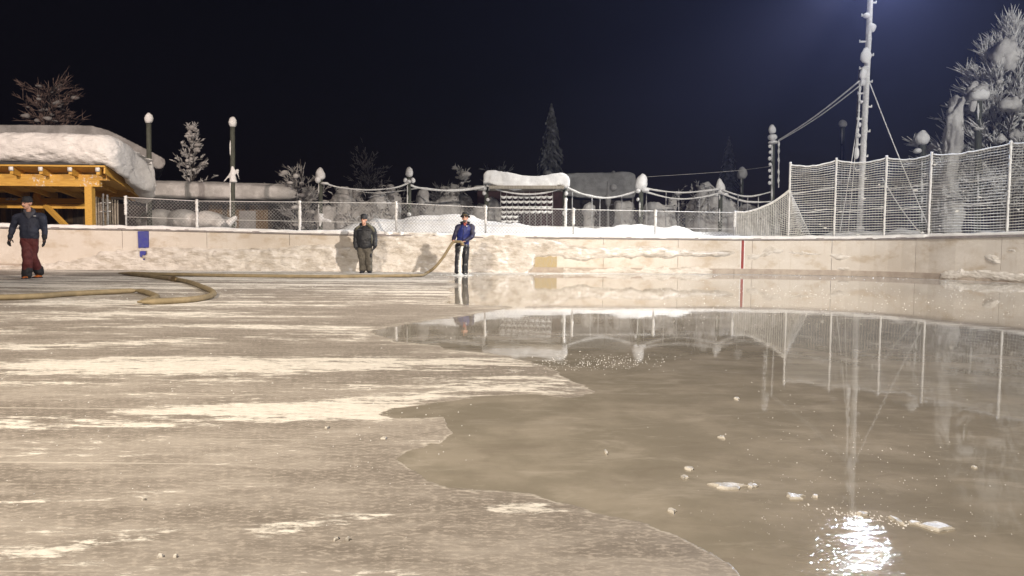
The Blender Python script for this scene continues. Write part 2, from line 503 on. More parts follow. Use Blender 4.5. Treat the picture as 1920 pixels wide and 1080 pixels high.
# frost: noise threshold lowered where the swept frost lies
def dev(n, k): return t.math('MULTIPLY', t.math('SUBTRACT', n, .5), k)
h = t.math('ADD', t.math('ADD', dev(n1, .95), dev(n2, .55)), t.math('ADD', dev(n3, .55), .5))
n4 = t.noise(22.0, 7, .72, t.map((.30, 1.0, 1), (0, 0, R(-8))), .7)
n5 = t.noise(75.0, 4, .7, t.map((.5, 1, 1)))
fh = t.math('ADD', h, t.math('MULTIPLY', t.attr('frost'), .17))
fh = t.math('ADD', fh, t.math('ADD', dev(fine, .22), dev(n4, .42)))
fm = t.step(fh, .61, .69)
fm = t.math('MULTIPLY', fm, t.step(t.math('ADD', t.math('MULTIPLY', n5, .5), t.math('ADD', t.math('MULTIPLY', fine, .4), t.math('MULTIPLY', n4, .7))), .62, .92, .45, 1.0))
haze_f = t.step(t.math('ADD', h, dev(blot, .5)), .36, .68)
dry = t.mix(haze_f, (.22, .197, .17), (.40, .367, .325))
dry = t.mix(t.math('MULTIPLY', t.step(t.math('ADD', fine, dev(n5, 1.3)), .44, .74), .6), dry, (.54, .49, .43))
dry = t.mix(t.math('MULTIPLY', t.step(n4, .40, .28), .15), dry, (.17, .15, .125))
flecks = t.math('MULTIPLY', t.step(n4, .615, .67), t.step(n1, .40, .60))
dry = t.mix(t.math('MULTIPLY', flecks, .55), dry, (.70, .66, .59))
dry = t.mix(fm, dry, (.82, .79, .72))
# hair scratches of skates
sc = t.step(t.noise(3.2, 3, .5, t.map((.10, 6, 1), (0, 0, R(-14)))), .675, .69)
sc2 = t.step(t.noise(2.6, 3, .5, t.map((.12, 7, 1), (0, 0, R(9)))), .69, .70)
dry = t.mix(t.math('MULTIPLY', t.math('MAXIMUM', sc, sc2), .45), dry, (.72, .68, .61))
wcol = t.mix(t.step(blot, .40, .68), (.27, .245, .195), (.36, .325, .265))
wcol = t.mix(t.math('MULTIPLY', t.step(n3, .60, .74), .40), wcol, (.46, .42, .35))
wcol = t.mix(t.math('MULTIPLY', t.step(n4, .60, .70), .35), wcol, (.52, .48, .41))
wcol = t.mix(t.math('MULTIPLY', t.step(t.noise(1.1, 10, .75, t.map((.5, 1, 1))), .52, .66), .4), wcol, (.42, .385, .33))
mot = t.noise(4.4, 9, .70, t.map((.5, 1.1, 1), (0, 0, R(-6))), .6)
wcol = t.mix(t.math('MULTIPLY', t.step(mot, .50, .66), .42), wcol, (.48, .44, .375))
wcol = t.mix(t.math('MULTIPLY', t.step(mot, .46, .34), .32), wcol, (.21, .18, .145))
# distant wet ice keeps a milky skin
wn_ = t.math('ADD', t.attr('wet'), t.math('MULTIPLY', t.math('SUBTRACT', n3, .5), 22.0))
wn_ = t.math('ADD', wn_, t.math('MULTIPLY', t.math('SUBTRACT', fine, .5), 5.0))
wm = t.step(wn_, -1.2, 1.2)
crumbs = t.math('MULTIPLY', t.step(t.attr('frost'), .78, 1.1), t.step(fine, .55, .62))
wm = t.math('MULTIPLY', wm, t.math('SUBTRACT', 1.0, crumbs), clamp=True)
rim = t.math('MULTIPLY', t.step(t.math('ABSOLUTE', t.math('ADD', wn_, 1.2)), 2.4, .4), t.step(n3, .44, .58))
fin = t.mix(t.math('MULTIPLY', rim, .40), t.mix(wm, dry, wcol), (.74, .70, .62))
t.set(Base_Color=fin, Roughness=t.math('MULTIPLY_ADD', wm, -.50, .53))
t.b.inputs['IOR'].default_value = 1.33
t.link(t.math('MULTIPLY_ADD', wm, .42, .08), t.b.inputs['Specular IOR Level'])
hb = t.math('ADD', t.math('MULTIPLY', fm, .6), t.math('MULTIPLY', fine, .5))
bd = t.bump(t.math('MULTIPLY', hb, t.math('SUBTRACT', 1.0, wm)), .55, .006)
rip = t.noise(5.0, 3, .5, t.map((.5, 1, 1), (0, 0, R(-10))), .4)
ripmask = t.step(t.noise(.55, 3, .5), .42, .60, .25, 1.0)
bw = t.bump(t.math('MULTIPLY', t.math('MULTIPLY', rip, wm), ripmask), .35, .0015, bd)
sl_ = t.noise(42.0, 3, .55, t.map((.8, 1, 1), (0, 0, R(-10))), .5)
slm = t.math('MULTIPLY', t.attr('slush'), t.step(t.noise(16, 5, .65, t.map((.5, 1.2, 1))), .44, .60, .08, 1.0))
bw = t.bump(t.math('MULTIPLY', t.math('MULTIPLY', sl_, wm), slm), .95, .0025, bw)
t.link(bw, t.b.inputs['Normal'])
M['ice'] = t.m
me.materials.append(t.m)
o = bpy.data.objects.new('ice', me); COL.objects.link(o); o['kind'] = 'structure'

# snow ground around and behind the rink
mb = MB()
rows = []
for Y in list(np.arange(22, 60, .8)) + list(np.arange(60, 420, 12)):
    row = []
    for X in np.arange(-1, 1.001, 1 / 70):
        x = X * (30 + Y * 1.1)
        z = .35 + .25 * nz((x, Y, 0), .15, 3) + .02 * max(0, Y - 60) * 0
        row.append((x, Y, z if Y > 25.6 else -.06))
    rows.append(row)
mb.grid(rows)
obj('snow_ground', mb, M['dimmed_snow'], kind='structure')
mb = MB()
mb.grid([[(x, y_, -.08) for x in np.linspace(-420, 420, 9)] for y_ in (-300, -60, 0, 23)])
obj('ground', mb, M['dimmed_snow'], kind='structure')

# ================================================================== RINK BOARDS
def BX(x, d): return Vector(((x - 960) / FPX * d, d, 0))
WALLP = [(-26, 20.6, 0), (-20.5, 21.15, 0), BX(0, 21.8), BX(300, 22.3), BX(600, 22.75), BX(911, 23.2), BX(1150, 23.65), BX(1390, 24.0), BX(1500, 23.8), BX(1580, 23.45),
         BX(1650, 22.85), BX(1720, 22.0), BX(1785, 21.05), BX(1850, 20.25), BX(1920, 19.4), (14.35, 17.5, 0), (14.75, 15.0, 0), (14.9, 12, 0), (14.9, 6, 0)]
PATH = chain(WALLP, 24)
SL = [0.0]
for a, b in zip(PATH, PATH[1:]): SL.append(SL[-1] + (b - a).length)
SA = np.array(SL); PA = np.array([tuple(p) for p in PATH])
PPX, _ = project(PA + np.array([0, 0, .6]))
def wp(s):
    p = Vector([float(np.interp(s, SA, PA[:, i])) for i in range(3)])
    q = Vector([float(np.interp(s + .15, SA, PA[:, i])) for i in range(3)]) - Vector([float(np.interp(s - .15, SA, PA[:, i])) for i in range(3)])
    q.normalize()
    return p, q, Vector((q.y, -q.x, 0))
NV = int(np.argmax(PA[:, 1] < 18.0)) or len(PA)
for NV in range(len(PA)):
    if NV > 200 and PA[NV, 1] < 16.5: break
def s_at(x):
    return float(np.interp(x, PPX[:NV], SA[:NV]))
HP = [(-700, 1.27), (0, 1.255), (300, 1.235), (600, 1.165), (911, 1.12), (1060, 1.135), (1390, 1.14), (1650, 1.19), (1920, 1.26), (2300, 1.28)]
def Hs(s):
    return interp(float(np.interp(s, SA[:NV], PPX[:NV])), HP)
def strip(mb, s0, s1, z0, z1, f, b, step=.35):
    """wall piece between path lengths: heights z0(s)..z1(s), front offset f, back offset b"""
    n = max(2, int((s1 - s0) / step) + 1)
    vs, fs = [], []
    for i in range(n):
        s = lerp(s0, s1, i / (n - 1))
        p, q, nn = wp(s)
        a, c = z0(s), z1(s)
        for off, z in ((f, a), (f, c), (b, c), (b, a)):
            v = p + nn * off; vs.append((v.x, v.y, z))
    for i in range(n - 1):
        for k in range(4):
            k2 = (k + 1) % 4
            fs.append((i * 4 + k, i * 4 + k2, i * 4 + 4 + k2, i * 4 + 4 + k))
    fs += [(3, 2, 1, 0), tuple(n * 4 - 4 + k for k in range(4))]
    mb.add(vs, fs)
S_END = SL[-1]
bt = thing('rink_boards', 'long cream rink barrier with dark top rail closing off the far side of the ice', 'barrier', wp(s_at(911))[0])
s = 0.0
while s < S_END - .3:
    e = min(s + 2.42, S_END)
    m_ = MB(); strip(m_, s, e - .012, lambda q: .01, lambda q: Hs(q) - .035, random.uniform(0, .006), -.05)
    obj('panel', m_, M['board'], bt, False)
    s = e
s = .9
while s < S_END - .3:
    e = min(s + 3.6, S_END)
    m_ = MB(); strip(m_, s, e - .014, lambda q: -.02, lambda q: .165, .034, -.02)
    obj('kick_plate', m_, M['kick'], bt, False)
    s = e
s = 0.0
while s < S_END - .3:
    e = min(s + 4.84, S_END)
    m_ = MB(); strip(m_, s, e - .008, lambda q: Hs(q) - .06, lambda q: Hs(q) - .002, .05, -.13)
    obj('top_rail', m_, M['rail'], bt, False)
    s = e
# snow lying on the rail: broken where it has fallen off
m_ = MB()
ss = np.arange(0, S_END, .06)
BARE = [(698, 722), (735, 748), (756, 815), (1215 + 600, 2300)]
prof = []
for s in ss:
    x = float(np.interp(s, SA[:NV], PPX[:NV]))
    p, q, nn = wp(s)
    hh = .075 + .035 * nz((s * 1.3, 3, 0), 1, 4) + .05 * max(0, nz((s * .5, 9, 0), 1, 3))
    fr_ = .055 + .03 * nz((s * 2.1, 7, 1), 1, 4)
    drop = .02 + .03 * max(0, nz((s * 2.6, 1, 5), 1, 3))
    if any(a < x < b for a, b in BARE): fr_ = -.06; drop = -.004
    if x > 1735: fr_ = .0; drop = -.003; hh *= 1.2
    z = Hs(s)
    prof.append([Vector((p.x, p.y, 0)) + nn * o_ + Vector((0, 0, z + zz)) for o_, zz in
                 ((fr_ + .004, -drop), (fr_ + .012, hh * .45), (fr_ - .02, hh * .85), (-.05, hh), (-.12, hh * .8), (-.15, -.01))])
m_.grid(prof)
obj('rail_snow', m_, M['snow'], bt)
m_ = MB(); strip(m_, s_at(1389.5), s_at(1394.5), lambda q: .17, lambda q: Hs(q) - .062, .012, -.01)
obj('red_line', m_, M['red'], bt, False)
m_ = MB(); strip(m_, s_at(1388), s_at(1396), lambda q: .1, lambda q: Hs(q) - .061, .009, -.01)
obj('white_line_edge', m_, M['white'], bt, False)
def on_wall(px_, py_, off):
    s = s_at(px_); p, q, nn = wp(s); p = p + nn * off
    d = p.y
    return P(px_, py_, d) if False else Vector((p.x, p.y, P(px_, py_, p.y).z))
for poly in ([(260, 433.5), (279.5, 433.5), (279.6, 458), (279, 464.5), (276, 463.5), (272, 465), (267, 464), (260.5, 464.8)],
             [(261.5, 472), (266, 470.5), (274, 470.8), (274.6, 475), (271, 479), (268, 477), (266, 482), (263, 481.5), (262, 476)],
             [(276.5, 470.8), (278.5, 471.5), (278, 476), (276.8, 475)],
             [(267.5, 485), (270.5, 484.5), (272.5, 487), (269.5, 488.2)]):
    m_ = MB(); pts = [on_wall(a, b, .045) for a, b in poly]
    m_.prism(pts, Vector((0, .05, 0)))
    obj('blue_line', m_, M['blue'], bt, False, label='chipped dark blue paint mark on the cream boards')
m_ = MB(); strip(m_, s_at(1002), s_at(1044), lambda q: .17, lambda q: .50 + .06 * nz((q * 4, 0, 0)), .03, -.01, .06)
obj('stained_patch', m_, M['ochre'], bt, False, label='yellow stained strip low on the boards')
# snow crust thrown against the boards
CR = [([(-700, 510), (-700, 495), (0, 497), (60, 496), (100, 494), (110, 488), (128, 492), (150, 482), (178, 481), (186, 472), (205, 471), (240, 468), (276, 465.5), (330, 463), (400, 466), (470, 467), (560, 462), (604, 458), (655, 461), (690, 451),
        (712, 444), (740, 440), (800, 438), (880, 438), (960, 438), (1008, 443), (1040, 450), (1070, 459), (1100, 463), (1180, 462), (1240, 462), (1290, 468), (1330, 472), (1378, 469.5), (1380, 475),
        (1340, 482), (1290, 480), (1255, 482), (1130, 482), (1108, 484), (1100, 488), (1062, 486), (1048, 480), (1005, 481), (1000, 503), (985, 520), (-700, 520)], 1.0),
      ([(1048, 520), (1060, 503), (1110, 506), (1170, 500), (1260, 503), (1330, 502), (1345, 506), (1320, 520)], .35),
      ([(1424, 476), (1438, 466), (1446, 463), (1460, 467), (1475, 470), (1497, 472.5), (1560, 478), (1596, 480), (1584, 487), (1575, 487.5), (1556, 480.5), (1490, 475), (1450, 473), (1438, 482), (1404, 485), (1402, 478)], .35),
      ([(1760, 512), (1800, 505), (1846, 508), (1880, 511), (1930, 517), (1930, 526), (1760, 522)], .25),
      ([(1843, 478), (1864, 478), (1872, 494), (1862, 497), (1846, 486)], .3),
      ([(1876, 467), (1900, 467), (1902, 471), (1880, 471)], .25), ([(1612, 486), (1620, 484.5), (1621, 487.5), (1614, 489)], .3), ([(1570, 502), (1590, 501), (1592, 506), (1574, 506)], .2)]
sg = np.arange(s_at(-420), s_at(1960), .045)
zg = np.linspace(0, 1, 42)
pts = []
for s in sg:
    p, q, nn = wp(s); H_ = Hs(s) + .05
    pts.append([(p, nn, z * H_) for z in zg])
fl = np.array([[(c[0].x + c[1].x * .06, c[0].y + c[1].y * .06, c[2]) for c in r] for r in pts])
qx, qy = project(fl)
hole = np.maximum(poly_sdf(qx, qy, [(260.5, 471), (266, 469), (276, 470), (277, 476), (271, 480.5), (268, 478.5), (266.5, 483), (262, 482.5)]), poly_sdf(qx, qy, [(266, 484.5), (271, 483.8), (273.5, 487), (269, 489)]))
sd_best = np.full(qx.shape, -99.0); kk = np.zeros(qx.shape)
for poly, k in CR:
    sd = poly_sdf(qx, qy, poly)
    kk = np.where(sd > sd_best, k, kk); sd_best = np.maximum(sd, sd_best)
rows = []; keep = []
for i, r in enumerate(pts):
    row = []
    for j, (p, nn, z) in enumerate(r):
        sd = sd_best[i, j] + (3.2 if kk[i, j] > .5 else 6.0) * nz((sg[i] * 2.2, z * 3.5, 3), 1, 6)
        k = kk[i, j]
        tz = max(0, 1 - z / 1.15)
        t_ = max(0., min(1, (sd + .3) / 5.0)) ** .6 * k * (.055 + .13 * tz ** 1.6 + .05 * nz((sg[i] * 1.7, z * 2.6, 0), 1, 6) + .045 * abs(nz((sg[i] * 2.4, z * 5.5, 4), 1, 5)) + .02 * nz((sg[i] * 6, z * 7, 2), 1, 4))
        if z < .17: t_ = max(t_, .036) if sd > 0 else t_
        if hole[i, j] > 0: sd = -1; t_ = -.012
        if sd <= 0: t_ = -.012
        v = p + nn * (t_ + .008)
        row.append((v.x, v.y, z - .005)); keep.append(sd > -1.5)
    rows.append(row)
m_ = MB(); m_.grid(rows)
m_.f = [f for f in m_.f if any(keep[i] for i in f)]
obj('plastered_snow', m_, M['crust'], kind='stuff', label='ragged snow crust sprayed against the far rink boards', cat='snow')

# ================================================================== CHAIN LINK FENCE on top of the boards
def back(px_, off=.22):
    s = s_at(px_); p, q, nn = wp(s)
    return p - nn * off, s
def rime_tube(mb, a, b, r, seed, n=7, m=26, amp=.45):
    a, b = Vector(a), Vector(b)
    pts = [a.lerp(b, i / (m - 1)) + Vector((noise.noise((i * .7, seed, 0)), noise.noise((i * .7, seed, 5)), 0)) * r * .35 for i in range(m)]
    mb.tube(pts, [r * (1 + amp * noise.noise((i * .9, seed, 9))) for i in range(m)], n)
fence = thing('chain_link_fence', 'low frosted chain link fence standing along the top of the far boards', 'fence', wp(s_at(742))[0])
FP = [(-60, 352), (130, 362), (232, 368), (366, 375), (560, 377), (742, 379), (911, 387), (1077, 391), (1231, 394), (1380, 397)]
tops = []
for i, (x, yt) in enumerate(FP):
    p, s = back(x)
    zt = P(x, yt, p.y).z
    tops.append((p, zt, s))
for i, (p, zt, s) in enumerate(tops):
    if 0 < i < 2: continue
    m_ = MB(); m_.tube([(p.x, p.y, .9), (p.x, p.y, zt)], .028, 8)
    po = obj('post', m_, M['steel'], fence)
    m_ = MB()
    lo = lerp(Hs(s), zt, .0 if i in (3, 4) else .42)
    rime_tube(m_, (p.x, p.y - .012, lo), (p.x, p.y - .012, zt + .015), .044, i * 3.1, amp=.6)
    obj('rime', m_, M['rime'], po)
PITCHW = .082
for (p0, z0, s0), (p1, z1, s1) in zip(tops[2:], tops[3:]):
    m_ = MB()
    L = s1 - s0
    nseg = max(2, int(L / .5))
    def pt(u, v):
        s = s0 + max(0, min(L, u)); p, q, nn = wp(s); p = p - nn * .22
        zb = Hs(s) - .02; zt = lerp(z0, z1, u / L) - .03
        bul = .015 * math.sin(u * 2.3 + v * 4)
        return Vector((p.x, p.y + bul, lerp(zb, zt, v)))
    hgt = (z0 + z1) / 2 - Hs(s0)
    k = hgt / 1.0
    st_ = PITCHW * 1.25
    c = -hgt
    while c < L:
        for sg_ in (1, -1):
            u0, u1 = c, c + hgt
            if sg_ < 0: u0, u1 = u1, u0
            va, vb = 0.0, 1.0
            lo, hi = 0., 1.
            du = u1 - u0
            ts = sorted([(0 - u0) / du, (L - u0) / du])
            lo, hi = max(0, ts[0]), min(1, ts[1])
            if hi - lo > .02:
                m_.tube([pt(lerp(u0, u1, lerp(lo, hi, k_)), lerp(lo, hi, k_)) for k_ in (0, .5, 1)], .0043, 3, False)
        c += st_
    obj('wire_mesh', m_, M['wire'], fence, False)
    for v, nm, r in ((1.0, 'top_wire', .011), (.38, 'tension_wire', .008)):
        m_ = MB(); m_.tube([pt(L * i / nseg, v) + Vector((0, -.008, .0)) for i in range(nseg + 1)], r, 5)
        obj(nm, m_, M['rime'], fence)
p = P(1060, 428, 25.4); q = P(1060.5, 374, 25.4)
lp = thing('steel_post', 'lone taller white steel post sunk in the bright snow bank behind the fence', 'post', (p.x, p.y, 1.2))
m_ = MB(); m_.tube([(p.x, p.y, 1.0), (q.x, q.y, q.z)], .035, 8); obj('pole', m_, M['steel'], lp)
m_ = MB(); rime_tube(m_, (p.x, p.y - .01, 1.5), (q.x, q.y - .01, q.z + .02), .048, 71, amp=.5); obj('rime', m_, M['rime'], lp)

# ================================================================== BALL NET on tall posts at the rounded corner
net = thing('ball_catch_net', 'tall frosted safety net hung between white posts around the right hand rink corner', 'net', back(1650)[0])
NP = [(1479, 305), (1563, 297), (1650, 293), (1728, 286), (1873, 265)]
npz = []
for x, yt in NP:
    p, s = back(x, .28); npz.append((p, P(x, yt, p.y).z, s))
for extra in (2.9, 5.8, 8.7):
    s = npz[4][2] + extra; p, q, nn = wp(s); p = p - nn * .28; npz.append((p, 3.86, s))
for i, (p, zt, s) in enumerate(npz):
    m_ = MB(); m_.tube([(p.x, p.y, .9), (p.x, p.y, zt)], .035, 8); po = obj('post', m_, M['steel'], net)
    m_ = MB(); rime_tube(m_, (p.x, p.y - .012, Hs(s) + .02), (p.x, p.y - .012, zt + .02), .036, i * 5.3, m=44, amp=.5); obj('rime', m_, M['rime'], po)
CELL = .078
for bi, ((p0, z0, s0), (p1, z1, s1)) in enumerate(zip(npz, npz[1:])):
    L = s1 - s0
    def npnt(u, v):
        s = s0 + u * L; p, q, nn = wp(s); p = p - nn * .28
        sag = .10 * (1 - v) * 0 + .09 * v ** 3 * math.sin(math.pi * u) * (1 + .0 * u)
        scal = .022 * abs(math.sin(u * math.pi * 4)) * v ** 6
        zb = Hs(s) + .06
        zt = lerp(z0, z1, u) - .05 - sag - scal
        bulge = .10 * math.sin(math.pi * u) * math.sin(math.pi * min(1, v * 1.1)) + .02 * nz((s * 1.5, v * 3, bi), 1, 2)
        v2 = v + .012 * nz((s * 1.1, v * 4.5, 2.0), 1, 3)
        return Vector((p.x, p.y, lerp(zb, zt, v2))) + nn * bulge
    nr = int((z0 - Hs(s0)) / CELL); nc = int(L / CELL)
    m_ = MB()
    for r_ in range(nr + 1):
        v = r_ / nr
        m_.tube([npnt(i / 14, v) for i in range(15)], .0145 if r_ < nr else .026, 3 if r_ < nr else 5, False)
    for c_ in range(nc + 1):
        u = c_ / nc
        m_.tube([npnt(u, i / 8) for i in range(9)], .0029, 3, False)
    # clogged rime between the meshes
    for _ in range(int(5 * L)):
        u, v = random.random(), random.random() ** 1.3
        a = npnt(u, v); m_.ell(a, (random.uniform(.02, .09), .012, random.uniform(.012, .03)), 6, 4)
    obj('net_panel', m_, M['cord'], net, False)
    for v in (.64, .36):
        m_ = MB(); m_.tube([npnt(i / 14, v - .05 * (1 - i / 14)) - Vector((0, .02, 0)) for i in range(15)], .012, 5)
        obj('rope', m_, M['rime'], net)
# slack flap of net from the low fence up to the first tall post
pA, sA = back(1380, .25); pB, sB = back(1479, .30)
mB = npz[0]
def flap(u, v):
    x = lerp(1380, 1479, u)
    ytop = interp(x, [(1380, 397), (1400, 398.5), (1425, 391), (1450, 379), (1466, 367), (1479, 356)])
    p, s = back(x, .25); zt = P(x, ytop, p.y).z; zb = Hs(s) + .03
    v2 = v + .05 * math.sin(u * 6 + v * 5) * v * (1 - v)
    return Vector((p.x, p.y - .06 * math.sin(math.pi * u) * math.sin(math.pi * v), lerp(zb, zt, v2)))
def flap2(u, v):
    p0, s_ = back(1480, .34)
    top = Vector((p0.x, p0.y, P(1479, 358, p0.y).z))
    a = Vector((p0.x, p0.y, Hs(s_) + .03)).lerp(top, v)
    p1, s1_ = back(1523, .34)
    b = Vector((p1.x, p1.y, Hs(s1_) + .03)).lerp(top, v ** .75)
    return a.lerp(b, u) - Vector((0, .07 * math.sin(math.pi * u), .1 * u * (1 - u)))
for fn, na, nb in ((flap, 24, 24), (flap2, 12, 24)):
    m_ = MB()
    for i in range(nb + 1):
        v = i / nb
        m_.tube([fn(k / 12, v) for k in range(13)], .0115 if i < nb else .034, 3 if i < nb else 6, False)
    for i in range(na + 1):
        m_.tube([fn(i / na, k / 10) for k in range(11)], .009 if i < na else .022, 3, False)
    obj('loose_net', m_, M['cord'], net, False, label='slack flap of netting drooping from the first tall post')

# ================================================================== SNOW BANK behind the fence
def mound(name, ridge, Yr, front, backd, zf, zb, matl, label, amp=.05, nx=90, hard=1.0):
    """long heap of snow: ridge = photo pixels of the crest, at depth Yr (number or function of px)"""
    xs = np.linspace(ridge[0][0], ridge[-1][0], nx)
    rows = []
    prof = [(-1.0, 0), (-.85, .16), (-.7, .33), (-.55, .5), (-.4, .66), (-.28, .8), (-.16, .92), (-.07, .985), (0, 1), (.12, .97), (.3, .82), (.55, .5), (1, 0)]
    cols = []
    for x in xs:
        Y = Yr(x) if callable(Yr) else Yr
        r = P(x, interp(x, ridge), Y)
        col = []
        for t_, w in prof:
            yy = Y + (t_ * front if t_ < 0 else t_ * backd)
            base = zf if t_ < 0 else zb
            z = lerp(base, r.z, w)
            n_ = amp * nz((r.x * 1.2, yy * 1.2, z), 1, 5) * (.4 + .6 * w)
            col.append((r.x + amp * .5 * nz((r.x, yy, 8), 2, 3), yy, z + n_))
        cols.append(col)
    m_ = MB(); m_.grid(cols)
    return obj(name, m_, matl, kind='stuff', label=label, cat='snow')
def ywall(x): return wp(s_at(x))[0].y
mound('snow_bank', [(590, 446), (625, 433), (655, 421), (682, 413), (702, 409), (725, 412), (745, 412), (790, 405.5), (850, 404), (885, 406), (905, 410), (950, 418), (1000, 421.5), (1060, 424), (1115, 428), (1160, 422),
                    (1200, 421), (1235, 427.5), (1270, 426), (1300, 432), (1340, 435), (1375, 438), (1430, 441), (1500, 447)], lambda x: ywall(x) + 1.7, 1.2, 2.2, .95, .4, M['snow'],
      'bright ploughed snow bank heaped behind the chain link fence', .10, 160)
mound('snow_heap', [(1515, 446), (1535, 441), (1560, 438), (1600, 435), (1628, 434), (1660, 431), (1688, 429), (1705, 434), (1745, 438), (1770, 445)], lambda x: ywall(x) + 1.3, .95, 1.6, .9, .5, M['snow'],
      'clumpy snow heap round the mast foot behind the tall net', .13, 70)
mound('snow_heap', [(1725, 446), (1760, 443), (1800, 438), (1850, 433), (1910, 433), (1990, 438), (2120, 440)], lambda x: ywall(min(x, 1990)) + .95, .6, 1.8, 1.0, .5, M['dimmed_snow'],
      'smooth grey snow drift lying behind the net at the far right', .05, 60)

# ================================================================== POSTS WITH SNOW CAPS
def capped_post(name, label, px_, ytop, ybot, Y, wpx, cap, lumps=(), foot=None, group='snow capped posts around the rink', matl=None, capmat=None, lean=0, mg=None):
    k = ppm(Y); b = P(px_, ybot, Y); a = P(px_ + lean, ytop, Y)
    t_ = thing(name, label, 'post', (b.x, b.y, 0), group)
    r = wpx / 2 / k
    m_ = MB(); n_ = 12
    m_.tube([(lerp(b.x, a.x, i / n_), Y, lerp(.3, a.z, i / n_)) for i in range(n_ + 1)], [r * (1 + .05 * noise.noise((i, px_, 0))) for i in range(n_ + 1)], 10)
    obj('pole', m_, matl or M['post_wood'], t_)
    # cap: stacked rings
    ct, cb, cw, sk = cap      # top px, bottom px, width px, skew px
    m_ = MB(); rs = []
    N = 14
    for i in range(N + 1):
        f = i / N
        w_ = (math.sin(math.pi * min(1, f * .93 + .07) ** .82)) ** .62 if f < 1 else .03
        w_ = max(.05, w_)
        c_ = P(px_ + lean + sk * (f - .2), lerp(cb, ct, f), Y)
        rr = cw / 2 / k * w_ * (1 + .05 * noise.noise((f * 3, px_, 1)))
        if i == 0: rr *= .75
        rs.append((c_.x, c_.y, c_.z, rr, rr))
    m_.rings(rs, 16)
    co = obj('snow_cap', fused(m_, .03, 2, .03, 3.0), capmat or M['snow'], t_)
    for (dx, y_, w_, h_) in lumps:
        m_ = MB(); c_ = P(px_ + dx, y_, Y - r); m_.ell(c_, (w_ / 2 / k, .09 + w_ / 4 / k, h_ / 2 / k), 10, 7, None, .25, 4)
        obj('snow_lump', m_, capmat or M['snow'], t_)
    # wind packed rime on one side of the pole
    m_ = MB()
    side = P(px_ - wpx * .32, ybot, Y).x - b.x
    for i in range(5):
        f0 = random.uniform(.05, .85); f1 = min(.97, f0 + random.uniform(.08, .25))
        q = [Vector((lerp(b.x, a.x, f) + side, Y - r * .75, lerp(b.z, a.z, f))) for f in np.linspace(f0, f1, 7)]
        m_.tube(q, [r * .42 * math.sin(math.pi * (j + .6) / 7.2) * random.uniform(.6, 1.1) for j in range(7)], 6)
    obj('rime', m_, M['dimmed_snow'] if Y > 35 else M['rime'], t_, kind='stuff')  # distant rime gets the snow colour darkened for weak light
    if foot:
        m_ = MB()
        for (x0, y0, x1, y1, w0, w1) in foot:
            m_.tube([P(lerp(x0, x1, i / 6), lerp(y0, y1, i / 6), Y - r) for i in range(7)], [lerp(w0, w1, i / 6) / 2 / k for i in range(7)], 9)
        obj('packed_snow', fused(m_, .035, 3, .03, 3), M['snow'], t_, kind='stuff')
    return t_
capped_post('snow_capped_post', "tall post with round snow cap rising right beside the timber shelter's roof", 280, 232, 425, 26.5, 9, (211, 231, 16, 0), foot=[(281, 300, 283, 345, 9, 16), (283, 340, 285, 368, 14, 10)], lean=-1)
capped_post('snow_capped_post', 'tall dark green post with snow cap in front of the long low shed', 436, 238, 420, 26.8, 9, (219, 239, 15, 1), foot=[(436, 312, 437, 342, 5, 14), (436, 322, 418, 342, 6, 3), (444, 318, 449, 338, 6, 2), (428, 420, 444, 406, 16, 7)])
capped_post('snow_capped_post', 'short post with lopsided snow cap beside the frosty twig bush', 601, 336, 432, 28.5, 8, (313, 337, 17, -2), lumps=[(-5, 337, 10, 12), (8, 344, 16, 6)], foot=[(600, 425, 601, 400, 5, 12), (600, 410, 621, 416, 10, 6)])
capped_post('snow_capped_post', 'post with egg shaped snow cap between two rounded snow lumps, cables tied to it', 767, 330, 425, 29, 8, (312, 332, 14, 0), lumps=[(-7, 338, 9, 10), (7, 338, 10, 11), (0, 340, 10, 8), (0, 402, 9, 8)])
capped_post('snow_capped_post', 'post with big pointed snow hood right of the dark house roof', 1202, 352, 425, 29, 9, (325, 357, 24, 3), lumps=[(-6, 358, 10, 8), (8, 357, 14, 8), (-6, 374, 5, 6)])
capped_post('snow_capped_post', 'small dark post under a leaning snow hood, mesh of cables on both sides', 1351, 360, 425, 30, 8, (334, 366, 17, -2), lumps=[(-9, 366, 12, 6), (9, 364, 12, 6)])
capped_post('snow_capped_post', 'distant faint post carrying a large round snow ball', 1391, 330, 420, 38, 7, (312, 336, 19, 1), capmat=M['dimmed_snow'])
capped_post('snow_capped_post', 'tall hazy post left of the mast with snow cap, far behind the net', 1580, 236, 420, 44, 9, (224, 239, 15, 0), capmat=M['dimmed_snow'])
capped_post('snow_capped_post', 'stout dark post with large egg shaped snow cap showing above the net', 1730, 268, 430, 27, 13, (243, 272, 25, 1), lumps=[(-10, 283, 14, 10)])
capped_post('snow_capped_post', 'dark green post with snow cap standing inside the big snowy tree', 1835, 184, 420, 25.5, 12, (160, 190, 34, 5))
t_ = capped_post('snow_capped_post', 'tall post strung with small snow balls where the mast cables end', 1449, 252, 425, 29.5, 9, (233, 251, 14, -2), lumps=[(-1, 257, 17, 13), (0, 267, 19, 7)])
k = ppm(29.5)
m_ = MB()
for i, y_ in enumerate(np.arange(274, 352, 11.5)):
    m_.ell(P(1443 + (i % 2), y_, 29.3), (3.2 / k, .07, 3.6 / k), 8, 6, None, .2, 5)
    obj('snow_ball', m_, M['snow'], t_); m_ = MB()
m_ = MB(); m_.tube([P(1460, y_, 29.3) for y_ in (262, 300, 350, 352)], .02, 5)
for y_ in (270, 283, 300, 322, 338): m_.tube([P(1460 + random.uniform(-.6, .6), yy, 29.28) for yy in (y_ - 6, y_, y_ + 6)], [.02, .05, .025], 6)
obj('hanging_cable', m_, M['rime'], t_)

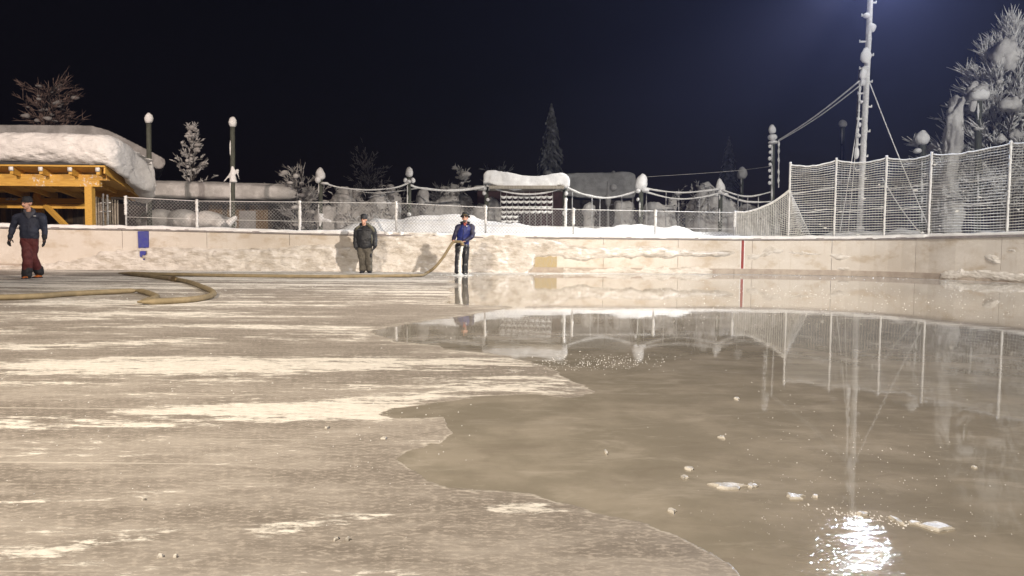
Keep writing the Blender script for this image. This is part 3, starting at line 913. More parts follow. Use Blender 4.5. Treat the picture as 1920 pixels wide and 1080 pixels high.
# ================================================================== SNOW LADEN CABLES
def cable(label, pts, Y, wpx, n_=8, two=0, name='snow_laden_cable', matl=None):
    Ys = Y if isinstance(Y, (tuple, list)) else (Y, Y)
    q = chain([P(x, y, lerp(Ys[0], Ys[1], i / (len(pts) - 1))) for i, (x, y) in enumerate(pts)], n_)
    k = ppm(sum(Ys) / 2)
    m_ = MB()
    m_.tube(q, [wpx / 2 / k * (1 + .5 * nz((p.x * 1.6, p.y, pts[0][0]), 1, 4)) for p in q], 7)
    return obj(name, m_, matl or M['rime'], None, True, label, 'cable', None, 'cables heavy with snow', loc=q[0])
cable('snow crusted cable sagging from the lopsided capped post to the egg capped post', [(606, 343), (640, 352), (690, 356), (740, 352), (766, 343)], (28.4, 28.9), 3.0)
cable('second thinner cable below it over the snow buried shrubs', [(640, 350), (690, 361), (740, 359), (790, 352)], 29.4, 1.6)
cable('thick snow rope from the egg capped post to the small roofed board', [(770, 347), (785, 352), (830, 357), (870, 356), (908, 350)], (28.9, 29.4), 4.2)
cable('snow rope drooping in front of the small roofed board', [(912, 348), (950, 360), (990, 364), (1030, 360), (1058, 350)], (29.3, 29.3), 3.6)
cable('snow rope from the roofed board to the pointed snow hood', [(1060, 350), (1090, 363), (1130, 371), (1165, 367), (1200, 356)], (29.2, 29), 4.0)
cable('upper snow rope between the pointed hood and the leaning hood', [(1205, 352), (1240, 358), (1280, 361), (1320, 358), (1350, 354)], (28.9, 29.8), 3.6)
cable('lower snow rope between the pointed hood and the leaning hood', [(1205, 358), (1250, 370), (1285, 373), (1325, 368), (1348, 362)], (28.9, 29.8), 3.2)
cable('upper snow rope from the leaning hood to the post of snow balls', [(1354, 356), (1385, 366), (1410, 368), (1445, 360)], (29.8, 29.3), 3.0)
cable('lower snow rope from the leaning hood to the post of snow balls', [(1354, 363), (1390, 376), (1415, 379), (1445, 378)], (29.8, 29.3), 3.6)
cable('faint frosted wire crossing the dark sky above the hoods', [(1205, 332), (1300, 326), (1380, 320), (1445, 312)], (33, 30), .9, matl=M['dimmed_snow'])
ORD = 'first second third fourth fifth sixth seventh eighth ninth tenth eleventh twelfth'.split()
for i, (x, yt) in enumerate([(1073, 360), (1110, 366), (1125, 368), (1166, 366), (1187, 360), (1212, 362), (1249, 360), (1273, 366), (1311, 362), (1384, 364), (1402, 366), (1422, 366)]):
    m_ = MB(); b = P(x, 425, 29.6); rime_tube(m_, (b.x, 29.6, .5), P(x, yt, 29.6), .022, i * 2.7, 6, 12)
    obj('thin_pole', m_, M['wire'], None, True, ORD[i] + ' thin frosted metal pole under the snow ropes, counting from the roofed rack', 'pole', None, 'thin poles under the snow ropes', loc=(b.x, 29.6, .5))

# ================================================================== MAST
Ym = 25.3; k = ppm(Ym)
mast = thing('floodlight_mast', 'tall snow plastered lighting mast with step rungs behind the net', 'mast', (P(1611, 440, Ym).x, Ym, 0))
def mp(dx, y): # along the leaning mast
    return P(interp(y, [(-70, 1634), (0, 1629.5), (110, 1625), (430, 1610)]) + dx, y, Ym)
m_ = MB(); m_.tube([mp(0, y) for y in np.linspace(445, -66, 40)], [.075 if i < 18 else lerp(.075, .055, (i - 18) / 22) for i in range(40)], 10)
obj('pole', m_, M['steel'], mast)
m_ = MB(); q = [mp(2.2, y) - Vector((0, .05, 0)) for y in np.linspace(440, -60, 90)]
m_.tube(q, [.07 * (1 + .3 * noise.noise((i * .5, 2, 2))) * (1 if i > 20 else .75) for i in range(90)], 8)
obj('rime', m_, M['rime'], mast)
m_ = MB(); m_.tube([mp(-9, y) + Vector((0, .12, 0)) for y in np.linspace(300, 125, 10)], .05, 8)
obj('side_pole', m_, M['bark'], mast)
m_ = MB(); m_.tube([mp(-10, y) - Vector((0, .0, 0)) for y in np.linspace(290, 150, 40)], [.035 * (1 + .8 * noise.noise((i * .8, 4, 2))) for i in range(40)], 7)
obj('side_rime', m_, M['rime'], mast)
for i, (y, sd, ln) in enumerate([(5, 1, 13), (29, -1, 12), (78, -1, 14), (103, 1, 12), (128, -1, 12), (153, 1, 12), (175, -1, 13), (200, 1, 13), (223, -1, 12), (246, 1, 12), (271, -1, 10), (293, 1, 10), (318, -1, 11), (335, 1, 9)]):
    a = mp(3 * sd, y); b = mp(ln * sd if sd > 0 else -ln, y + .5)
    m_ = MB(); m_.tube([a, a.lerp(b, .5), b, b + Vector((.01 * sd, 0, .07))], [.028, .034, .036, .016], 7)
    obj('step_rung', m_, M['rime'], mast)
for (dx, y, w, h) in [(7, 52, 13, 16), (-3, 106, 22, 28), (-7, 140, 13, 22), (-2, 128, 14, 8), (-9, 192, 7, 7), (-10, 235, 7, 9), (-10, 255, 8, 8), (-12, 288, 9, 20), (-6, 30, 12, 11), (1, 430, 16, 11), (-6, 155, 10, 14)]:
    m_ = MB(); m_.ell(mp(dx, y) - Vector((0, .06, 0)), (w / 2 / k, .10, h / 2 / k), 12, 8, None, .3, 6)
    obj('snow_clump', m_, M['snow'], mast)
# floodlight head above the frame
hd = Vector((MASTLAMP[0], MASTLAMP[1] + .30, MASTLAMP[2] + .05))
aim = (Vector((1.0, 7.0, 0)) - hd).normalized()
rm = aim.to_track_quat('-Z', 'Y').to_matrix()
m_ = MB(); m_.box(hd, (.62, .44, .22), rm)
fl_ = obj('floodlight', m_, M['tar'], mast, False)
m_ = MB(); m_.box(hd + aim * .115, (.54, .36, .01), rm); obj('lens', m_, M['lens'], fl_, False)
m_ = MB(); m_.beam(hd - aim * .08, mp(0, -58), .06, .06); obj('bracket', m_, M['steel'], fl_, False)
hd2 = Vector((11.6, 25.0, 10.2)) + Vector((.22, -.02, .06)); aim2 = (Vector((1.0, 25.6, 1.2)) - hd2).normalized(); rm2 = aim2.to_track_quat('-Z', 'Y').to_matrix()  # second head, unseen, added with its fill lamp to whiten the bank
m_ = MB(); m_.box(hd2, (.5, .4, .2), rm2); fill_head = obj('floodlight', m_, M['tar'], mast, False)
m_ = MB(); m_.box(hd2 + aim2 * .104, (.44, .34, .01), rm2); obj('lens', m_, M['lens'], fill_head, False)
m_ = MB(); m_.beam(hd2 - aim2 * .05, mp(0, -55), .05, .05); obj('bracket', m_, M['steel'], fill_head, False)
def guy(label, a, b, Ya, Yb, w):
    A, B = P(*a, Ya), P(*b, Yb); n_ = 24
    q = [A.lerp(B, i / n_) - Vector((0, 0, .10 * math.sin(math.pi * i / n_))) for i in range(n_ + 1)]
    m_ = MB(); m_.tube(q, [w * (1 + .35 * noise.noise((i * 1.3, a[0], 0))) for i in range(n_ + 1)], 6)
    obj('guy_wire', m_, M['rime'], None, True, label, 'wire', None, 'frosted wires staying the mast', loc=A)
guy('upper of two parallel frosted wires from the mast to the snow ball post', (1611, 152), (1461, 262), 25.2, 29.3, .026)
guy('lower of two parallel frosted wires from the mast to the snow ball post', (1613, 160), (1461, 264), 25.2, 29.3, .022)
guy('frosted stay wire running down right from the mast past the net', (1631, 156), (1748, 440), 25.2, 24.6, .020)
guy('frosted stay wire running steeply down left of the mast', (1611, 210), (1574, 440), 25.2, 24.6, .014)
guy('short frosted stay wire from a net post down to the snow heap', (1654, 333), (1728, 440), 23.4, 22.9, .018)
guy('thin frosted stay wire close along the left of the mast', (1617, 130), (1590, 440), 25.2, 24.7, .012)

# ================================================================== TIMBER SHELTER at the left
Ys = 23.2; k = ppm(Ys)
def S(x, y, Y=Ys): return P(x, y, Y)
sh = thing('timber_shelter', 'open orange timber shelter carrying a very thick rounded snow load', 'shelter', (S(100, 430).x, Ys, 0))
def bar(name, a, b, w, h, matl, par=None):
    m_ = MB(); m_.beam(a, b, w, h); return obj(name, m_, matl, par or sh, False)
LX = -420
zB = S(100, 338.5).z
rx = S(190, 338).x; lx = S(LX, 338).x
# front beam on the posts; a shorter upper piece oversails it
b_ = bar('beam', (lx, Ys, zB), (rx - .02, Ys, zB), .16, .36, M['frosted_beam'])
bar('beam', (rx - 1.2, Ys - .004, zB + .10), (rx + .22, Ys - .004, zB + .10), .18, .17, M['frosted_beam'])
px_ = S(168, 340).x
for xx in (px_, S(-40, 340).x, lx + .2):
    bar('post', (xx, Ys + .002, .3), (xx, Ys + .002, zB - .178), .22, .2, M['wood'])
# roof: high in front, low at the back right
roof = [S(LX, 314, 22.7), S(197, 313, 22.7), S(262, 358, 25.4), Vector((lx, 27.0, 2.45))]
roof[0].z = roof[1].z
roof[3].z = roof[2].z - .1
m_ = MB(); m_.prism(roof, (0, 0, .05)); obj('roof_deck', m_, M['wood_x'], sh, False)
m_ = MB(); m_.prism([r + Vector((0, -.02, .052)) for r in roof], (0, 0, .07)); obj('roofing_felt', m_, M['tar'], sh, False)
a, b, c, d_ = roof
bar('barge_board', b + Vector((-.03, .02, -.10)), c + Vector((-.03, -.02, -.10)), .05, .2, M['wood'])
bar('eave_board', c + Vector((-.05, 0, -.12)), Vector((c.x - 1.6, c.y + .02, c.z - .1)), .05, .2, M['wood_x'])
for x in (-330, -250, -170, -95, -35, 22, 77, 132, 184):
    A = S(x, 318, 22.78); A.z = roof[0].z - .115
    B = Vector((A.x + .0, 26.6, lerp(roof[0].z, roof[3].z, .93) - .115))
    if x == 184: B = A.lerp(B, .55)
    r_ = bar('rafter', A, B, .1, .22, M['wood'])
    m_ = MB(); m_.box(A + Vector((0, -.025, .04)), (.12, .05, .12)); obj('rafter_snow', m_, M['snow'], r_)
# rear frame and boarding
Yr = 26.2; zr = S(100, 352, Yr).z
bar('rear_beam', (lx, Yr, zr), (S(235, 362, Yr).x, Yr, zr), .14, .3, M['wood_x'])
for x in (75, -60, 200):
    xx = S(x, 380, Yr).x; bar('rear_post', (xx, Yr, .3), (xx, Yr, zr - .152), .2, .18, M['wood'])
for y in (386, 376):
    A = S(60, y, 24.6 if y == 386 else 26.1)
    bar('rail', (lx, A.y, A.z), (S(163, y, A.y).x, A.y, A.z), .08, .16, M['wood_x'])
A, B = S(66, 366, 24.9), S(124, 424, 23.9)
bar('brace', A, B, .12, .14, M['wood_x'])
bar('brace', S(-10, 366, 24.9), S(-60, 424, 23.9), .12, .14, M['wood_x'])
bar('brace', S(163, 352, Ys), S(128, 343, Ys - .002) - Vector((0, 0, .3)), .1, .1, M['wood']) if False else None
for i, x in enumerate(np.arange(-300, 168, 9.6)):
    xx = S(x, 400, 26.5).x
    m_ = MB(); m_.box((xx, 26.5 + random.uniform(-.02, .02), (zr + .3) / 2 + random.uniform(-.12, .05)), (.165, .03, zr - .35))
    obj('plank', m_, M['dark_wood'] if random.random() < .75 else M['brown_wood'], sh, False)
for i, x in enumerate((18, 30)):
    A = S(x, 372, 26.0); m_ = MB(); m_.beam(A, A + Vector((.18, -.4, -.06)), .1, .05); obj('bracket', m_, M['steel'], sh, False)
# the load of snow
m_ = MB()
th = .95
f0, f1, r1, r0 = roof[0] + Vector((0, -.22, .10)), roof[1] + Vector((.02, -.2, .10)), roof[2] + Vector((.05, .3, .06)), roof[3] + Vector((0, .3, .1))
f1b = S(258, 330, 22.6)
pts_top = [S(LX, 247, 22.9), S(190, 249, 22.9), S(270, 306, 25.6), Vector((lx, 27.1, 3.5))]
# front outline lofted back over the roof, rounded at the edge; the right shoulder falls back with the eave
xsn = list(np.arange(LX - 30, 180, 12)) + list(np.arange(180, 289, 5.5)) + [290.5]
topl = [(-460, 246), (0, 247), (100, 247.5), (185, 250), (205, 254), (225, 263), (245, 275), (262, 290), (276, 308), (286, 328), (291, 345)]
botl = [(-460, 305), (100, 305.5), (197, 310), (235, 335), (262, 353), (276, 358), (286, 355), (291, 347)]
rings_ = []
for dy, ins in ((-.34, .8), (-.31, .5), (-.22, .22), (-.08, .06), (.15, 0), (.8, 0), (1.8, 0), (3.4, .04), (3.6, .4)):
    up_, dn_ = [], []
    for x in xsn:
        yt_, yb_ = interp(x, topl), interp(x, botl)
        mid = (yt_ + yb_) / 2; hf = max(.8, (yb_ - yt_) / 2) * (1 - ins)
        Y0 = 22.75 + 2.3 * smooth((x - 200) / 95)
        sh_ = Vector((0, dy * (1 - .6 * smooth((x - 220) / 70)), -.12 * max(0, dy)))
        sh_.x = dy * (1 - .6 * smooth((x - 220) / 70)) * smooth((x - 190) / 60) * (x - 960) / 1400 * 1.05
        xi = x - (6 * ins if x > 250 else 0)
        up_.append(P(xi, mid - hf, Y0) + sh_); dn_.append(P(xi, mid + hf, Y0) + sh_)
    rings_.append(up_ + dn_[::-1])
n_ = len(rings_[0])
m_.add([v for r in rings_ for v in r], [(i * n_ + k_, i * n_ + (k_ + 1) % n_, (i + 1) * n_ + (k_ + 1) % n_, (i + 1) * n_ + k_) for i in range(len(rings_) - 1) for k_ in range(n_)]
       + [(0 * n_ + i, 0 * n_ + i + 1, n_ - 2 - i, n_ - 1 - i) for i in range(n_ // 2 - 1)] + [tuple((len(rings_) - 1) * n_ + q for q in (i, n_ - 1 - i, n_ - 2 - i, i + 1)) for i in range(n_ // 2 - 1)])
sn = fused(m_, .06, 8, .05, 1.6, (1, 1, 1.6), 5)
for v in sn.vertices:   # wind carved scallops on the face
    c_ = v.co
    v.co = c_ + Vector((0, -1, 0)) * .075 * noise.fractal(Vector((c_.x * 1.1 + c_.z * 1.3, c_.y, c_.z * 1.9 - c_.x * .5)) * 1.7, .8, 2.1, 4)
obj('roof_snow', sn, M['roof_snow'], sh)

# weathered slat screen beside the shelter
sl = thing('slat_screen', 'screen of weathered grey upright slats right of the shelter post', 'fence', (S(197, 430, 24.3).x, 24.3, 0))
for i, x in enumerate(np.arange(176, 224, 4.4)):
    A = S(x, 370 + random.uniform(-2, 3) + i * .5, 24.3 + .03 * (i % 2)); r = random.uniform(.030, .042)
    m_ = MB(); m_.tube([(A.x, A.y, .3), (A.x + random.uniform(-.02, .02), A.y, A.z)], [r, r * .85], 7)
    obj('slat', m_, M['grey_wood'], sl)
for x, yt in ((193, 363), (201, 365)):
    A = S(x, yt, 24.1); m_ = MB(); m_.tube([(A.x, A.y, .3), (A.x, A.y, A.z)], .03, 8); po = obj('steel_pole', m_, M['steel'], sl)
    for y_ in (381, 397): 
        m_ = MB(); q = S(x, y_, 24.1); m_.beam(q + Vector((-.1, 0, 0)), q + Vector((.12, 0, .02)), .03, .03); obj('clamp', m_, M['rime'], po)

# ================================================================== BUILDINGS BEHIND
# big house roof looming behind the shelter
hb_ = thing('hipped_house', 'large house behind the shelter showing only its grey snow covered roof', 'house', (P(60, 300, 34).x, 37, 0))
Yh = 34.0
prof = [(-700, 233), (165, 235), (200, 243), (300, 292)]
m_ = MB()
tp = [P(x, y, Yh) for x, y in prof]; thk = .62
poly = []
outer = [(-700, 232), (150, 233.5), (175, 235.5), (200, 242), (250, 266), (296, 290), (309, 297), (312, 306), (306, 316), (297, 317), (285, 311), (245, 290), (200, 268), (160, 258), (-700, 257)]
m_.prism([P(x, y, Yh) for x, y in outer], (-3.7, 7, -.3))
obj('roof_snow', fused(m_, .09, 4, .02, 1.5), M['dimmed_snow'], hb_)
m_ = MB(); wl = P(-700, 262, Yh).x; wr = P(272, 300, Yh).x
m_.prism([(wl, 34.6, .3), (wr, 34.6, .3), (wr, 34.6, P(272, 306, 34.6).z), (P(190, 266, 34.6).x, 34.6, P(190, 268, 34.6).z), (wl, 34.6, P(-700, 262, 34.6).z)], (-3.2, 6, 0))
obj('wall', m_, M['dark_wood'], hb_, False)
# long low shed
Yl = 29.5
ls = thing('low_shed', 'long low wooden shed under a flat pillow of snow', 'shed', (P(420, 430, Yl).x, Yl, 0))
L0, R0 = P(286, 376, Yl), P(552, 376, Yl)
zt = P(420, 337, Yl).z
m_ = MB()
slab(m_, [Vector((L0.x - 2, Yl, L0.z)), Vector((R0.x, Yl, L0.z - .02)), Vector((R0.x, Yl + 4.5, L0.z + .2)), Vector((L0.x - 2, Yl + 4.5, L0.z + .2)),
          Vector((L0.x - 2, Yl, zt)), Vector((R0.x, Yl, zt - .12)), Vector((R0.x, Yl + 4.5, zt + .1)), Vector((L0.x - 2, Yl + 4.5, zt + .2))], (70, 16, 10), 5)
sn = fused(m_, .06, 5, .035, 1.3, (.5, 1, 2.6))
obj('roof_snow', sn, M['dimmed_snow'], ls)
m_ = MB(); m_.box(((L0.x - 2 + R0.x) / 2, Yl + 2.2, L0.z - .03), (R0.x - L0.x + 1.8, 4.7, .09)); obj('eave', m_, M['tar'], ls, False)
Yw = Yl + .6
for i, x in enumerate(np.arange(292, 512, 8.6)):
    A = P(x, 380, Yw); brown = x > 392
    m_ = MB(); m_.box((A.x, Yw + random.uniform(-.008, .008), (L0.z - .1 + .3) / 2), (.172, .03, L0.z - .42))
    obj('wall_plank', m_, M['brown_wood'] if brown and i % 5 else M['dark_wood'], ls, False)
A, B = P(449, 395, Yw - .05), P(480, 430, Yw - .05)
m_ = MB(); m_.box(((A.x + B.x) / 2, Yw - .06, (A.z + .3) / 2), (B.x - A.x, .05, A.z - .3)); obj('door', m_, M['concrete'], ls, False)
m_ = MB(); A = P(505, 378, Yw + 1.2); m_.box((A.x + .45, Yw + 1.4, (A.z + .3) / 2), (1.0, .05, A.z - .3)); obj('recessed_wall', m_, M['dark_wood'], ls, False)
# long mounds in front of the shed
m_ = MB()
for (x, y, w, h) in [(300, 402, 60, 30), (345, 404, 60, 32), (390, 405, 60, 30), (420, 412, 40, 24), (280, 408, 40, 24)]:
    m_.ell(P(x, y + 8, 27.6), (w / 2 / 50, .7, h / 2 / 50 * 1.2), 14, 9)
obj('snow_pillow', fused(m_, .06, 6, .05, 1.5), M['dimmed_snow'], None, True, 'long grey snow pillow lying before the low shed behind the fence', 'snow', loc=P(345, 425, 27.6))
# roofed notice board with scalloped snow on its wires
Yn = 29.6; k = ppm(Yn)
nb_ = thing('roofed_board', 'small roofed wire rack with saddle shaped snow load and scalloped snow rows', 'rack', (P(987, 430, Yn).x, Yn, 0))
m_ = MB()
topo = [(906, 326), (912, 319), (924, 317.5), (945, 322), (980, 327.5), (1010, 329), (1035, 326), (1052, 324), (1063, 326), (1068, 335)]
boto = [(1067, 350), (1060, 352), (1050, 347), (1030, 352), (1000, 350.5), (965, 354), (945, 352), (925, 346), (915, 343), (905, 344)]
m_.prism([P(x, y, Yn - .55) for x, y in topo + boto], (0, 1.5, 0))
obj('roof_snow', fused(m_, .045, 6, .04, 1.8), M['snow'], nb_)
m_ = MB(); m_.beam(P(918, 353, Yn), P(1056, 353, Yn), 1.2, .12); obj('roof_board', m_, M['grey_wood'], nb_, False)
for x in (912, 1059):
    m_ = MB(); b = P(x, 425, Yn); t0 = P(x, 345, Yn); m_.tube([(b.x, Yn, .3), t0], .085, 8); po = obj('post', m_, M['post_wood'], nb_)
    for y_ in (352, 362, 374, 388, 400):
        m_ = MB(); m_.ell(P(x + random.uniform(-5, 3), y_, Yn - .1), (.08, .09, random.uniform(.06, .12)), 8, 6, None, .3, 5); obj('snow_lump', m_, M['snow'], po)
for x in np.arange(939, 1037, 10.8):
    m_ = MB(); m_.tube([P(x, 354, Yn - .02), P(x, 424, Yn - .02)], .014, 5); obj('rod', m_, M['wire'], nb_)
for r_, y_ in enumerate((369, 378, 388, 397, 406, 415)):
    m_ = MB(); x1 = 1035 if r_ < 4 else 975
    m_.tube([P(x, y_, Yn - .02) for x in (939, x1)], .012, 5)
    wr_ = obj('wire', m_, M['wire'], nb_)
    m_ = MB(); x = 939.0
    while x + 9 < x1:
        a = P(x + .8, y_ - 1.2, Yn - .03); b = P(x + 10, y_ - 1.2, Yn - .03)
        q = [a.lerp(b, i / 8) - Vector((0, 0, .055 * math.sin(math.pi * i / 8))) for i in range(9)]
        m_.tube(q, [.03 + .028 * math.sin(math.pi * i / 8) for i in range(9)], 6)
        x += 10.8
    obj('snow_scallop', m_, M['snow'], wr_)
# dark house to the right of it, far back
dh = thing('dark_house', 'dim house with snow roof and chimney far behind the snow ropes', 'house', (P(1120, 400, 41).x, 43, 0))
m_ = MB()
o_ = [(1040, 334), (1064, 325), (1120, 323.5), (1180, 321.5), (1192, 324), (1195, 350), (1190, 372), (1100, 372), (1040, 365)]
m_.prism([P(x, y, 41) for x, y in o_], (0, 6, .2)); obj('roof_snow', fused(m_, .1, 4, .04, 1.2), M['dimmed_snow'], dh)
m_ = MB(); a = P(1040, 372, 41.5); b = P(1190, 372, 41.5); m_.box(((a.x + b.x) / 2, 44, (a.z + .3) / 2), (b.x - a.x, 5, a.z - .28)); obj('wall', m_, M['dark_wood'], dh, False)
for (x, y, w, h, nm) in ((1027, 330, 17, 14, 'chimney'), (1150, 330, 8, 10, 'vent')):
    m_ = MB(); q = P(x, y + h / 2, 43); kq = ppm(43); m_.box((q.x, 43, q.z - .1), (w * .7 / kq, .5, h / kq)); ch = obj(nm, m_, M['concrete'], dh, False)
    m_ = MB(); m_.ell(P(x, y - 4, 43), (w / 2 / kq, .35, 6 / kq), 12, 8); obj('snow_cap', m_, M['dimmed_snow'], ch)
m_ = MB()
for (x, y, w, h) in ((1140, 375, 12, 26), (1150, 352, 14, 14)):
    m_.ell(P(x, y, 38), (w / 2 / 37, .2, h / 2 / 37), 10, 8)
m_.tube([P(1140, 340, 38), P(1140, 425, 38)], .06, 6)
obj('snow_capped_post', m_, M['dimmed_snow'], None, True, 'dim stubby post with snow mushroom before the dark house', 'post', loc=P(1140, 425, 38))
rw = thing('red_shed', 'dark red shed corner left of the roofed rack, behind the snow rope', 'shed', (P(930, 420, 33).x, 33.5, 0))
m_ = MB(); a = P(895, 358, 33); b = P(1062, 358, 33); m_.box(((a.x + b.x) / 2, 34, (a.z + .3) / 2), (b.x - a.x, 2, a.z - .3)); obj('wall', m_, M['redwall'], rw, False)
m_ = MB(); m_.box(((a.x + b.x) / 2, 34, a.z + .12), (b.x - a.x + .3, 2.3, .22)); obj('roof_snow', fused(m_, .06, 4, .03, 2), M['dimmed_snow'], rw)

# ================================================================== SNOW BURIED SHRUBS
def shrub(label, blobs, Y, twigs=0, seed=0, matl=None, group='shrubs bent under snow'):
    rnd = random.Random(seed); k = ppm(Y)
    x0 = sum(b[0] for b in blobs) / len(blobs)
    t_ = thing('snow_buried_shrub', label, 'shrub', (P(x0, 425, Y).x, Y, .4), group)
    m_ = MB()
    for (x, y, w, h) in blobs:
        c = P(x, y, Y + rnd.uniform(-.3, .3))
        m_.ell(c, (w / 2 / k, w / 2.4 / k, h / 2 / k), 14, 10, None, .12, 2)
        m_.rings([(c.x, c.y, .3, w / 2.0 / k, w / 2.4 / k), (c.x, c.y, lerp(.3, c.z, .6), w / 2.1 / k, w / 2.6 / k), (c.x, c.y, c.z, w / 2.6 / k, w / 3 / k)], 12)
    obj('snow_load', fused(m_, .055, 4, .13, 1.5, (1.3, 1.3, .75), 5), matl or M['dimmed_snow'], t_, kind='stuff')
    if twigs:
        m_ = MB()
        for i in range(twigs):
            b = rnd.choice(blobs)
            a = P(b[0] + rnd.uniform(-.5, .5) * b[2], b[1] + b[3] * rnd.uniform(-.4, .5), Y - b[2] / 2.6 / k)
            d = Vector((rnd.uniform(-1, 1), rnd.uniform(-1, -.1), rnd.uniform(-1, .5))).normalized()
            l = rnd.uniform(.15, .5)
            m_.tube([a, a + d * l * .5, a + d * l + Vector((0, 0, -.08))], [.02, .03, .008], 5)
        obj('twigs', m_, M['frost_twig'], t_, kind='stuff')
shrub('shrub under a peaked snow hood just right of the lopsided capped post', [(643, 372, 34, 50), (632, 380, 24, 40), (655, 390, 40, 50), (618, 410, 60, 50)], 30.5, 50, 1)
shrub('shrub with a small round snow dome, second right of the lopsided capped post', [(668, 352 + 16, 24, 34), (672, 388, 34, 40)], 32, 30, 2)
shrub('wide shrub arching under snow directly behind the man in the dark jacket', [(712, 378, 38, 32), (700, 392, 50, 36), (735, 395, 36, 36), (690, 410, 80, 40), (655, 415, 60, 30)], 30, 70, 3)
shrub('shrub with a thin neck of snow left of the egg capped post', [(732, 365, 22, 34), (740, 380, 30, 40)], 31.5, 40, 4)
shrub('smooth double humped snow mound right of the egg capped post', [(793, 375, 26, 42), (815, 395, 60, 36), (840, 385, 46, 40), (785, 398, 40, 34)], 31, 12, 5)
shrub('big leaning snow hump under the leafy snow tuft', [(852, 372, 34, 52), (872, 384, 30, 42), (884, 396, 24, 36), (850, 395, 60, 40)], 32, 60, 6)
shrub('rounded snow hump in front of the red shed', [(925, 390, 30, 36), (905, 405, 40, 40)], 31.5, 10, 7)
shrub('snowy hedge low between the dark house and the pointed hood', [(1105, 395, 24, 26), (1170, 392, 44, 30), (1225, 395, 40, 36), (1260, 388, 22, 40), (1245, 400, 40, 30)], 32, 40, 8)
shrub('drooping willow like shrub right of the leaning snow hood', [(1325, 358, 30, 34), (1318, 380, 36, 40), (1345, 385, 40, 44), (1300, 392, 30, 40), (1368, 392, 30, 36)], 32.5, 120, 9)
shrub('dark low shrub row below the post of snow balls', [(1405, 398, 40, 26), (1440, 402, 50, 30)], 32.5, 60, 10)

# ================================================================== TREES
def tube_branch(m_, a, d, L, r, rnd, droop, n_=5, wob=.15):
    pts = [a]; dd = d.copy()
    for i in range(n_):
        dd = (dd + Vector((rnd.uniform(-wob, wob), rnd.uniform(-wob, wob), rnd.uniform(-wob, wob) + droop))).normalized()
        pts.append(pts[-1] + dd * L / n_)
    m_.tube(pts, [lerp(r, r * .25, i / n_) for i in range(n_ + 1)], 4, False)
    return pts
def frost_tree(name, label, cat, base, H, trunk_r, prim, rnd, twig=8, twig_l=.5, twig_r=.018, snow=40, snow_r=(.1, .22), trunkmat=None, twmat=None, snmat=None, group=None, extra=None, top=None, droop=-.03):
    """prim: list of (height fraction, azimuth, elevation, length)"""
    t_ = thing(name, label, cat, base, group)
    base = Vector(base)
    tp = top or (base + Vector((0, 0, H)))
    m_ = MB(); n_ = 9
    m_.tube([base.lerp(tp, i / n_) + Vector((rnd.uniform(-.04, .04), 0, 0)) for i in range(n_ + 1)], [lerp(trunk_r, trunk_r * .2, i / n_) for i in range(n_ + 1)], 9)
    obj('trunk', m_, trunkmat or M['bark'], t_)
    br, tw, sn = MB(), MB(), MB()
    spots = []
    for (hf, az, el, L) in prim:
        a = base.lerp(tp, hf)
        d = Vector((math.cos(az) * math.cos(el), math.sin(az) * math.cos(el), math.sin(el)))
        pts = tube_branch(br, a, d, L, max(.012, trunk_r * .28 * min(1, L / 2)), rnd, droop)
        for j in range(twig):
            f = rnd.uniform(.25, 1.0); i = min(4, int(f * 5)); p = pts[i].lerp(pts[i + 1], f * 5 - i)
            tang = (pts[i + 1] - pts[i]).normalized()
            d2 = (tang * rnd.uniform(.5, 1.1) + Vector((rnd.uniform(-.6, .6), rnd.uniform(-.6, .6), rnd.uniform(-.2, .7)))).normalized()
            l = twig_l * rnd.uniform(.5, 1.25); rr = twig_r * rnd.uniform(.6, 1.5)
            e = p + d2 * l
            tw.tube([p, p + d2 * l * .5 + Vector((0, 0, .02)), e], [rr * .7, rr, rr * .25], 4)
            if rnd.random() < .5:
                e2 = p + d2 * l * .5; d3 = (d2 + Vector((rnd.uniform(-.8, .8), rnd.uniform(-.8, .8), rnd.uniform(-.3, .6)))).normalized()
                tw.tube([e2, e2 + d3 * l * .35, e2 + d3 * l * .6], [rr * .6, rr * .8, rr * .2], 4)
        spots += [(pts[i], L) for i in range(1, 6)]
    for _ in range(snow):
        p, L = rnd.choice(spots); r = rnd.uniform(*snow_r)
        sn.ell(p + Vector((rnd.uniform(-.1, .1), rnd.uniform(-.1, .1), r * .35)), (r * rnd.uniform(.8, 1.5), r * rnd.uniform(.8, 1.3), r * rnd.uniform(.45, .9)), 9, 6, None, .4, 4)
    for b in (extra or ()): b(sn)
    obj('branches', br, trunkmat or M['bark'], t_, kind='stuff')
    obj('twigs', tw, twmat or M['frost_twig'], t_, kind='stuff')
    if sn.v: obj('snow_load', sn, snmat or M['dimmed_snow'], t_, kind='stuff')
    return t_
